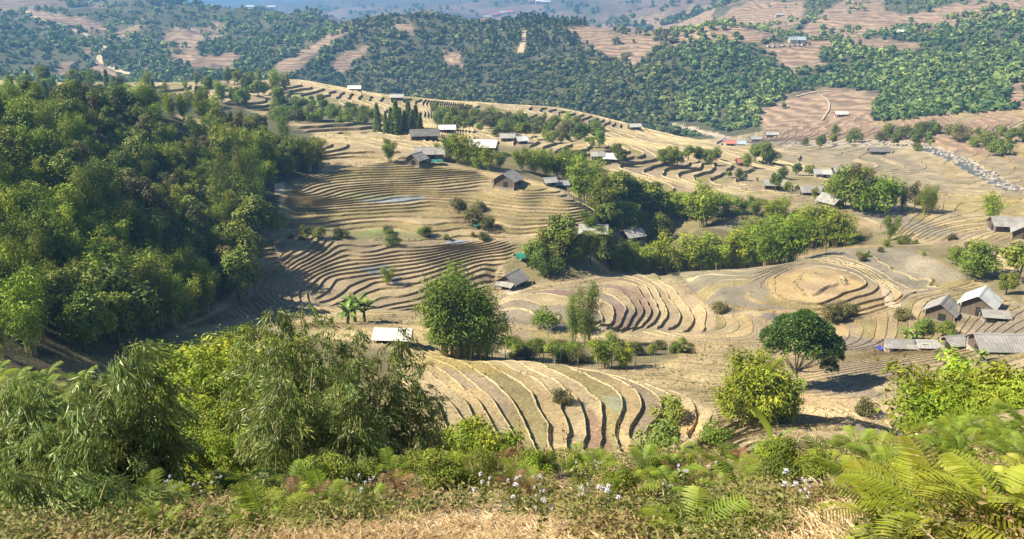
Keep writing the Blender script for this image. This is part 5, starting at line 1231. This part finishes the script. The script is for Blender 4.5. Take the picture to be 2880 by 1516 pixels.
# ------------------------------------------------------------------ near bamboo: culms and hanging leaf sprays
def spray(seed, n=26, L_=.42, leaf=.17):
    g = np.random.default_rng(seed); s = g.uniform(.1, 1, n); an = g.uniform(0, 6.28, n)
    P = np.c_[s*L_*.5, np.sin(an)*.05, -.75*L_*s**1.5]+g.normal(size=(n, 3))*.035
    ax = np.c_[.2+.3*g.uniform(size=n), np.sin(an)*.5, -.85-.3*g.uniform(size=n)]+g.normal(size=(n, 3))*.28
    lv = g.uniform(.15, .85)*.5+.5*g.uniform(0, 1, n)
    c = cards(P, ax, g.uniform(.6, 1.2, n)*leaf, g.uniform(.12, .18, n)*leaf*1.25, lv, g, .25)
    q = np.linspace(0, 1, 5)[:, None]; t = tube(np.c_[q*L_*.5, 0*q, -.75*L_*q**1.5], .004, 3); t = (t[0], t[1], np.full(len(t[0]), .9))
    return merge([c, t])
SPR = [mk('leaf_spray', spray(k, 30+2*k, .38+.03*k), M_GREY) for k in range(7)]
SPD = [spray(k, 30+2*k, .38+.03*k) for k in range(7)]
def near_bamboo(label, base_u, base_r, tips, n_sp, r_j=1.5, low=.22, scale=1.0, seed=1):
    g = np.random.default_rng(seed); b0 = at_r(base_u, 1400, base_r); b0[2] = float(zbase(b0[0], b0[1]))-.2
    o = link('bamboo_clump', None, None, tuple(b0), label=label, category='bamboo'); rest = []; made = 0
    order = []
    for (u, v) in tips:
        tip = at_r(u, v, base_r+g.uniform(-r_j, r_j))-b0; bb = np.array([g.normal()*.4+tip[0]*.8, g.normal()*.35, 0]); t = np.linspace(0, 1, 14)[:, None]
        P = bb+(tip-bb)*np.c_[t**1.5, t**1.5, t**.9]
        link('culm', mk('culm', tube(P, .03*(1-.85*t[:, 0])*scale, 6), M_CULM, True), o)
        for k in range(n_sp):
            s = low+(1-low)*g.uniform()**.9; p = np.array([np.interp(s, t[:, 0], P[:, i]) for i in range(3)])
            an = g.uniform(0, 6.28); rad = (.05+.46*math.sin(math.pi*min(1, (1-s)*.75+.10)))*g.uniform(.1, 1.0)*scale
            p = p+np.array([math.cos(an)*rad, math.sin(an)*rad, -rad*.35+g.normal()*.1])
            order.append((p, (g.normal()*.3, g.normal()*.35-.1, an+g.normal()*.4), float(g.uniform(.75, 1.3)*scale), int(g.integers(0, 7))))
    order.sort(key=lambda q: -q[2])
    for q, (p, ro, sc, m) in enumerate(order):
        if q < 290: link('leaf_spray', SPR[m], o, tuple(p), ro, sc)
        else:
            from mathutils import Euler
            M_ = np.array(Euler(ro).to_matrix())*sc; V, F, l = SPD[m]; rest.append((V @ M_.T+p, F, l))
    if rest: link('leaf_mass', mk('leaf_mass', merge(rest), M_GREY), o, kind='stuff')
    return o
near_bamboo('giant grey green bamboo clump with drooping sprays, centre left', 960, 19.5, [(705,900),(760,860),(850,852),(930,880),(1010,905),(1120,925),(1170,985),(680,985),(830,960),(960,985),(1070,1000),(760,1030),(1150,1060)], 56, 1.6, .1, 1.05, 1)
near_bamboo('lower drooping part of the giant bamboo, towards the viewer', 920, 17.5, [(800,1040),(880,1020),(960,1040),(740,1120),(860,1130),(1000,1110),(780,1210),(920,1200),(1040,1180)], 50, 1.2, .1, 1.0, 2)
near_bamboo('tall grey green bamboo clump at the lower left', 320, 15, [(385,950),(330,985),(250,1050),(430,1010),(480,1060),(200,1120),(300,1120),(400,1150),(350,1200),(440,1200),(260,1240)], 54, 1.2, .08, .95, 3)
near_bamboo('grey green bamboo at the left edge, leaning left', 80, 15, [(60,1050),(120,1075),(15,1130),(160,1160),(90,1200),(40,1260),(170,1240),(-40,1180),(210,1300)], 54, 1.2, .08, .95, 4)
near_bamboo('low leafy bamboo at the bottom left corner', 190, 11, [(100,1330),(200,1350),(30,1390),(300,1350),(370,1400),(-40,1340),(150,1420),(260,1430)], 36, .8, .05, .8, 6)
near_bamboo('slender bamboo stem right of the giant clump', 1215, 20, [(1195,1085),(1230,1100)], 34, .6, .25, .8, 5)

# ------------------------------------------------------------------ bushes on the hidden near slope
def nb_make(seed, H=4, leaf=.17): return bamboo(seed, H, 14, 18, 26, leaf, .38, 1.25, .34)
for k in range(3): proto('near%d' % k, 'bamboo_bush', nb_make(300+k), M_BAM, M_CULM, 3.7, 'foliage', 'culms')
for k in range(2): proto('leafy%d' % k, 'leafy_bush', broad(320+k, 2.4, 1.5, 18, 4200, .13, .03), M_BROAD if k else M_BAM, M_BARK, 2.4, 'foliage', 'stem')
def put_rad(key, u, r, vt, label, group=None, sq=1.0, cat='bush', dz=.1):
    p = at_r(u, vt, r); z = float(zbase(p[0], p[1]))-dz; H = max(p[2]-z, .5)
    return put_tree(key, (p[0], p[1], z), H, label, cat, group, None, sq)
for i, (u, r, vt) in enumerate([(560,30,1015),(640,32,1000),(500,28,1060),(610,24,1120),(690,26,1090),(560,22,1190),(650,21,1210),(450,31,1030),(720,22,1190),(520,19,1290),(610,18,1310),(690,17,1330),(480,34,970),(590,36,930),(660,38,940),(760,40,900),(540,40,960)]):
    put_rad('near%d' % (i % 3), u, r, vt, 'bright green bamboo bush between the two big grey green bamboos', 'bushes between the big bamboos', 1.15)
for i, (u, r, vt) in enumerate([(1370,22,1175),(1320,21,1215),(1420,22,1195),(1270,23,1190),(1225,22,1230)]):
    put_rad('near%d' % (i % 3), u, r+6, vt, 'green bush on the brow right of the giant bamboo', 'bushes right of the giant bamboo', 1.0)
for i, (u, r, vt) in enumerate([(u+55, r, vt+8) for u, r, vt in [(2640,32,1015),(2715,34,985),(2800,33,1000),(2870,33,1015),(2760,29,1080),(2690,27,1110),(2610,29,1095),(2570,25,1165),(2850,27,1090),(2640,23,1180),(2730,31,1030),(2830,30,1040),(2680,30,1060),(2880,29,1060),(2760,26,1120)]]):
    put_rad('near%d' % (i % 3), u, r, vt, 'green bamboo bush on the right bank above the ferns', 'bamboo bushes of the right bank', 1.1)
for i, (u, r, vt) in enumerate([(1500,16,1245),(1560,15.5,1235),(1620,16,1250),(1690,15,1265),(1450,16,1255),(1850,15,1250),(2060,14.5,1255),(2360,15,1240),(1130,14,1290),(1180,14,1270),(880,12.5,1345),(2450,15,1235),(2560,14,1215)]):
    put_rad('leafy%d' % (i % 2), u, r*1.45, vt+38, 'leafy green weed bush along the brow of the bank', 'weed bushes along the brow', .9)

for k in range(46):
    u = random.uniform(420, 2560); v = random.uniform(1290, 1400); c = cast(u, v, 3.5)
    if c and c[3] < 26: put_tree('leafy%d' % (k % 2), (c[0], c[1], float(zbase(c[0], c[1]))-.05), random.uniform(.3, .75), 'low leafy shrub in the tangle of the near bank', 'shrub', 'shrubs of the near bank')

# ------------------------------------------------------------------ ferns
M_BRIGHT = leaf_mat('sunlit_fern_frond', [(.16, .20, .02), (.30, .33, .03), (.46, .46, .06)], .42, .5, .3, .015, .2)  # brighter, yellower fern green, the backlit glow put into its colour
def frond(seed, pairs=18):
    g = np.random.default_rng(seed); s = np.linspace(.12, 1, pairs); x = s*.92-.12*s**2; z = .42*s-.50*s**2.0; tx, tz = .92-.24*s, .42-1.0*s
    ln_ = .26*np.sin(np.pi*np.clip(.16+.84*(1-s)**.85*.98, 0, 1))**.8+.012; parts = []
    for sd in (-1, 1):
        c = np.c_[x, 0*x, z]; ax = np.c_[tx*.42, np.full(pairs, sd*1.0), tz*.3-.22]; ax = unit(ax+g.normal(size=ax.shape)*.05); up = np.tile([0, 0, 1.], (pairs, 1))
        sv = unit(np.cross(ax, up)); W = .92/pairs*.52
        nv = np.cross(sv, ax); L1 = ln_[:, None]
        V = np.stack([c-sv*W*.45, c+sv*W*.45, c+ax*L1*.55+sv*W*.40+nv*.006, c+ax*L1*.55-sv*W*.40-nv*.006, c+ax*L1+[0, 0, -.025]], 1).reshape(-1, 3); k = np.arange(pairs)[:, None]*5
        F = np.concatenate([k+[0, 1, 2], k+[0, 2, 3], k+[3, 2, 4]], 1).reshape(-1, 3)
        parts.append((V, F, np.repeat(np.clip(.55+.35*(s-.4)+g.normal(size=pairs)*.06, 0, 1), 5)))
    q = np.linspace(0, 1, 7); parts.append(tube(np.c_[q*.92-.12*q**2, 0*q, .42*q-.5*q**2], .008*(1.1-q), 3))
    return merge(parts)
FRD = {'bright': [mk('frond', frond(k+5, 19+k), M_BRIGHT) for k in range(3)], 'green': [mk('frond', frond(k, 17+k), M_FERN) for k in range(3)], 'dead': [mk('dead_frond', frond(10+k, 14), M_DEAD) for k in range(2)]}
def fern(loc, sz, n, label, group, kind='green', el=(.15, .95), az=None):
    o = link('fern', None, None, loc, (0, 0, random.uniform(0, 6.28) if az is None else az), label=label, category='fern', group=group)
    for k in range(n): link('frond', FRD[kind][k % len(FRD[kind])], o, (0, 0, 0), (random.gauss(0, .15), -random.uniform(*el), k*6.283/n+random.uniform(-.3, .3)), sz*random.uniform(.75, 1.15))
def on_bank(u, v, rmin=3.5, rmax=26):
    c = cast(u, v, rmin)
    if c is None or c[3] > rmax: return None
    return (c[0], c[1], float(zbase(c[0], c[1]))), c[3]
for (u, v, s) in [(2480,1500,.72),(2560,1460,.75),(2640,1505,.8),(2740,1480,.75),(2830,1500,.8),(2600,1420,.5),(2720,1420,.5),(2820,1400,.5),(2870,1360,.5)]:
    q = on_bank(u, v)
    if q: fern((q[0][0], q[0][1], q[0][2]+.05), s, 9, 'large bright yellow green fern in the lower right corner', 'ferns of the lower right corner', 'bright')
for (u, v, s) in [(1950,1512,.6),(2010,1500,.5)]:
    q = on_bank(u, v)
    if q: fern(q[0], s, 7, 'bright fern at the bottom edge right of the flowers', 'ferns at the bottom edge')
k = 0
while k < 80:
    u = random.uniform(380, 2500); v = random.uniform(1235, 1400) if u > 1100 else random.uniform(1330, 1440)
    if 1500 < u < 1760 and v > 1350: continue
    q = on_bank(u, v)
    k += 1
    if q: fern((q[0][0], q[0][1], q[0][2]+.05), random.uniform(.32, .7), random.randint(5, 8), 'green fern in the weedy band along the bank', 'ferns along the bank')
for k in range(30):
    u = random.uniform(2640, 2900); v = random.uniform(1190, 1330); q = on_bank(u, v)
    if q: fern((q[0][0], q[0][1], q[0][2]+.08), random.uniform(.35, .6), 6, 'yellow green fern on the right bank under the bamboo bushes', 'ferns of the right bank')
for k in range(90):
    u = random.uniform(-20, 480); v = random.uniform(1000, 1180); c = cast(u, v, 20)
    if c and c[3] < 60: fern((c[0], c[1], float(zbase(c[0], c[1]))+.1), random.uniform(.55, .95), 7, 'yellow green fern on the spur behind the left bamboo', 'ferns of the left spur')
for k in range(30):
    u = random.choice([random.uniform(700, 1250), random.uniform(1380, 1500), random.uniform(1800, 2450)]); v = random.uniform(1300, 1430); q = on_bank(u, v)
    if q: fern((q[0][0], q[0][1], q[0][2]+.03), random.uniform(.3, .5), 7, 'withered brown fern among the weeds', 'withered ferns', 'dead', (.2, 1.1))
for k in range(8):
    q = on_bank(random.uniform(200, 800), random.uniform(1450, 1500))
    if q: fern(q[0], random.uniform(.35, .6), 7, 'yellow green fern at the lower left edge of the bank', 'ferns of the lower left')

# ------------------------------------------------------------------ flowers, weeds, dry grass
def head_me():
    g = np.random.default_rng(3); n = 34; d = unit(g.normal(size=(n, 3))+[0, 0, .6])
    return mk('flower_head', cards(d*.006, d, .022, .012, g.uniform(0, 1, n), g), M_FLOWER)
HEAD = head_me()
def stem_me(seed):
    g = np.random.default_rng(seed); pt = [tube([(0, 0, -.05), (.02, .01, .2), (.03, .0, .42)], [.006, .005, .003], 4)]
    tips = [np.array((.03, 0, .42))]
    for k in range(5):
        an = g.uniform(0, 6.28); b0 = np.array((.025, 0, g.uniform(.2, .36))); e = b0+[math.cos(an)*.1, math.sin(an)*.1, .12]; tips.append(e); pt.append(tube([b0, (b0+e)/2+[0, 0, -.01], e], [.004, .003, .002], 3))
    n = 22; s = g.uniform(.02, .36, n); an = g.uniform(0, 6.28, n); P = np.c_[.02*np.ones(n), np.zeros(n), s]; ax = np.c_[np.cos(an), np.sin(an), np.full(n, .15)]
    return mk('weed_stem', merge(pt), M_STEM), mk('weed_leaves', cards(P, ax, g.uniform(.06, .11, n), g.uniform(.03, .05, n), g.uniform(0, .6, n), g), M_WEED), tips
STM = [stem_me(k) for k in range(3)]
fl = [(random.gauss(1630, 150), random.gauss(1425, 42)) for k in range(13)]+[(random.uniform(420, 1050), random.uniform(1380, 1450)) for k in range(9)]+[(random.uniform(1750, 2400), random.uniform(1370, 1500)) for k in range(6)]
for u, v in fl:
    q = on_bank(u, min(v, 1512))
    if not q: continue
    st, lf, tips = random.choice(STM); s = random.uniform(.7, 1.1)
    o = link('flowering_weed', None, None, q[0], (0, 0, random.uniform(0, 6.28)), s, label='small weed with pale lilac tuft flowers on the bank', category='flower', group='flowering weeds')
    link('stem', st, o); link('leaves', lf, o)
    for tp in tips[:random.randint(3, 6)]: link('flower_head', HEAD, o, tuple(tp), None, random.uniform(.7, 1.15))
g = np.random.default_rng(77)
def scatter(n, umin, umax, vmin, vmax, rmax=26, rmin=3.2):
    U_ = g.uniform(umin, umax, n); V_ = vmin+(vmax-vmin)*g.uniform(size=n)
    P = []; 
    for u, v in zip(U_, V_):
        c = cast(u, v, rmin)
        if c and c[3] < rmax: P.append((c[0], c[1], c[3], u, v))
    P = np.array(P); z = zbase(P[:, 0], P[:, 1]); return np.c_[P[:, :2], z, P[:, 2:]]
S_ = scatter(13000, -60, 2940, 1225, 1560)
dry = np.maximum.reduce([sstep(-40, 40, poly_sd(S_[:, 4], S_[:, 5], np.array(p, float))) for p in ([(700,1530),(980,1490),(1230,1440),(1400,1425),(1560,1445),(1620,1490),(1620,1600),(700,1600)], [(2040,1600),(2230,1460),(2330,1420),(2430,1430),(2440,1600)])])
dry = np.maximum(dry, .25*(fbm(S_[:, 0]/.6, S_[:, 1]/.6, 2, 7) > .1))
# dry grass tufts, several blades each
per = 9; ix = np.repeat(np.where(g.uniform(size=len(S_)) < .14+.86*dry)[0], per); n = len(ix)
base = S_[ix, :3]+np.c_[g.normal(size=n)*.06*(S_[ix, 3]/6), g.normal(size=n)*.06*(S_[ix, 3]/6), np.zeros(n)]; base[:, 2] = zbase(base[:, 0], base[:, 1])-.01
ax = np.c_[g.normal(size=n)*.9, g.normal(size=n)*.9, g.uniform(.1, .6, n)]
Lg_ = g.uniform(.08, .2, n)*(1+.5*(1-dry[ix])); V, F, lv = cards(base, ax, Lg_, .006+.0016*S_[ix, 3]*.6, g.uniform(.2, 1, n), g, .1, .2, np.c_[g.normal(size=(n, 2))*.45-[.25, 0], np.ones(n)])
link('dry_grass', mesh_np('dry_grass', V, F, (M_GRASS,), False, [('lv', 'POINT', 'FLOAT', lv)]), kind='stuff', label='short dry straw coloured grass on the near bank', category='grass')
# low weeds
sel = np.where((g.uniform(size=len(S_)) < .42*(1-dry)*np.clip(.75+1.6*fbm(S_[:, 0]/1.1, S_[:, 1]/1.1, 2, 19), .15, 1)) )[0]; per = 22; ix = np.repeat(sel, per); n = len(ix)
hh = np.repeat(g.uniform(.05, .34, len(sel)), per); tone = np.repeat(np.clip(.45+fbm(S_[sel, 0]/.8, S_[sel, 1]/.8, 2, 9)*.9+g.normal(size=len(sel))*.18, 0, 1), per)
pos = S_[ix, :3]+np.c_[g.normal(size=n)*.09, g.normal(size=n)*.09, g.uniform(0, 1, n)*hh]; pos[:, 2] += zbase(pos[:, 0], pos[:, 1])-S_[ix, 2]
ax = np.c_[g.normal(size=n), g.normal(size=n), g.uniform(-.2, .7, n)]
V, F, lv = cards(pos, ax, g.uniform(.035, .08, n)*(.7+S_[ix, 3]*.04), g.uniform(.016, .034, n)*(.7+S_[ix, 3]*.045), tone+g.normal(size=n)*.1, g)
link('weeds', mesh_np('weeds', V, F, (M_WEED,), False, [('lv', 'POINT', 'FLOAT', np.clip(lv, 0, 1))]), kind='stuff', label='tangle of low green and brown weeds on the near bank', category='weeds')
# tall dry stalks on the brow
for k in range(26):
    u = random.choice([random.uniform(1430, 1900), random.uniform(580, 720), random.uniform(1180, 1300)]); q = on_bank(u, random.uniform(1270, 1340) if u > 900 else random.uniform(1340, 1400))
    if not q: continue
    h = random.uniform(.5, 1.1); st = tube([(0, 0, -.05), (.03*h, 0, .5*h), (.1*h, .02, h)], [.008, .006, .003], 4)
    gg = np.random.default_rng(k); n = 14; s = gg.uniform(.55, 1, n); c = cards(np.c_[.1*h*s**2, 0*s, h*s], np.c_[gg.normal(size=(n, 2))*.4, np.ones(n)], .09, .02, gg.uniform(.1, .6, n), gg)
    o = link('dry_stalk', None, None, q[0], (random.gauss(0, .12), random.gauss(0, .12), random.uniform(0, 6.28)), label='tall dry brown seed stalk on the brow of the bank', category='stalk', group='dry stalks on the brow')
    link('stem', mk('stalk_stem', st, M_GRASS), o); link('seed_head', mk('seed_head', c, M_DEAD), o)

# grass tufts growing on the terrace banks
mkb = np.where(((kindA == 1) | (kindA == 2)) & (cr > 50) & (cr < 300))[0]
e1 = VW[FW[mkb, 1]]-VW[FW[mkb, 0]]; e2 = VW[FW[mkb, 2]]-VW[FW[mkb, 0]]; ar_ = np.linalg.norm(np.cross(e1, e2), axis=1)/cr[mkb]**1.6
pk = g.choice(len(mkb), 14000, p=ar_/ar_.sum()); w1 = g.uniform(size=(14000, 1)); w2 = g.uniform(size=(14000, 1))*(1-w1)
pos = VW[FW[mkb[pk], 0]]+e1[pk]*w1+e2[pk]*w2; tuft = fbm(pos[:, 0]/9, pos[:, 1]/9, 2, 5); pos = pos[tuft > -.12]; tuft = tuft[tuft > -.12]
ix = np.repeat(np.arange(len(pos)), 4); n = len(ix); rr_ = np.hypot(pos[ix, 0], pos[ix, 1])
V, F, lv = cards(pos[ix]+g.normal(size=(n, 3))*[.12, .12, .02]-[0, 0, .04], np.c_[g.normal(size=(n, 2))*.7, g.uniform(.4, 1, n)], g.uniform(.18, .42, n)*(.7+rr_/260), g.uniform(.05, .11, n)*(.7+rr_/200), np.clip(.5+tuft[ix]+g.normal(size=n)*.2, 0, 1), g)
M_TUFT = leaf_mat('bank_grass', [(.30, .23, .10), (.20, .17, .06), (.11, .12, .035)], .3, .8, .1)
link('bank_grass', mesh_np('bank_grass', V, F, (M_TUFT,), False, [('lv', 'POINT', 'FLOAT', lv)]), kind='stuff', label='tufts of dry and green grass on the terrace banks', category='grass')

# ------------------------------------------------------------------ tell alike neighbours apart by their order from the left
bpy.context.view_layer.update()
ORD = ['leftmost', 'second', 'third', 'fourth', 'fifth', 'sixth', 'seventh', 'eighth', 'ninth', 'tenth', 'eleventh', 'twelfth', 'thirteenth', 'fourteenth', 'fifteenth', 'sixteenth', 'seventeenth', 'eighteenth', 'nineteenth', 'twentieth', 'twenty-first', 'twenty-second', 'twenty-third', 'twenty-fourth', 'twenty-fifth', 'twenty-sixth', 'twenty-seventh', 'twenty-eighth', 'twenty-ninth', 'thirtieth']
byl = {}
for o in SC.objects:
    if o.parent is None and 'group' in o and 'label' in o: byl.setdefault((o['group'], o['label']), []).append(o)
for (gr, lb), obs in byl.items():
    if not 2 <= len(obs) <= 30 or len(lb.split()) > 12: continue
    obs.sort(key=lambda o: float(project(np.array([o.location.x]), np.array([o.location.y]), np.array([o.location.z]))[0][0]))
    for k, o in enumerate(obs):
        pre = 'leftmost' if k == 0 else 'rightmost' if k == len(obs)-1 else ORD[k]+' from left'
        wds = (pre+', '+lb).split(); o['label'] = ' '.join(wds[:16])
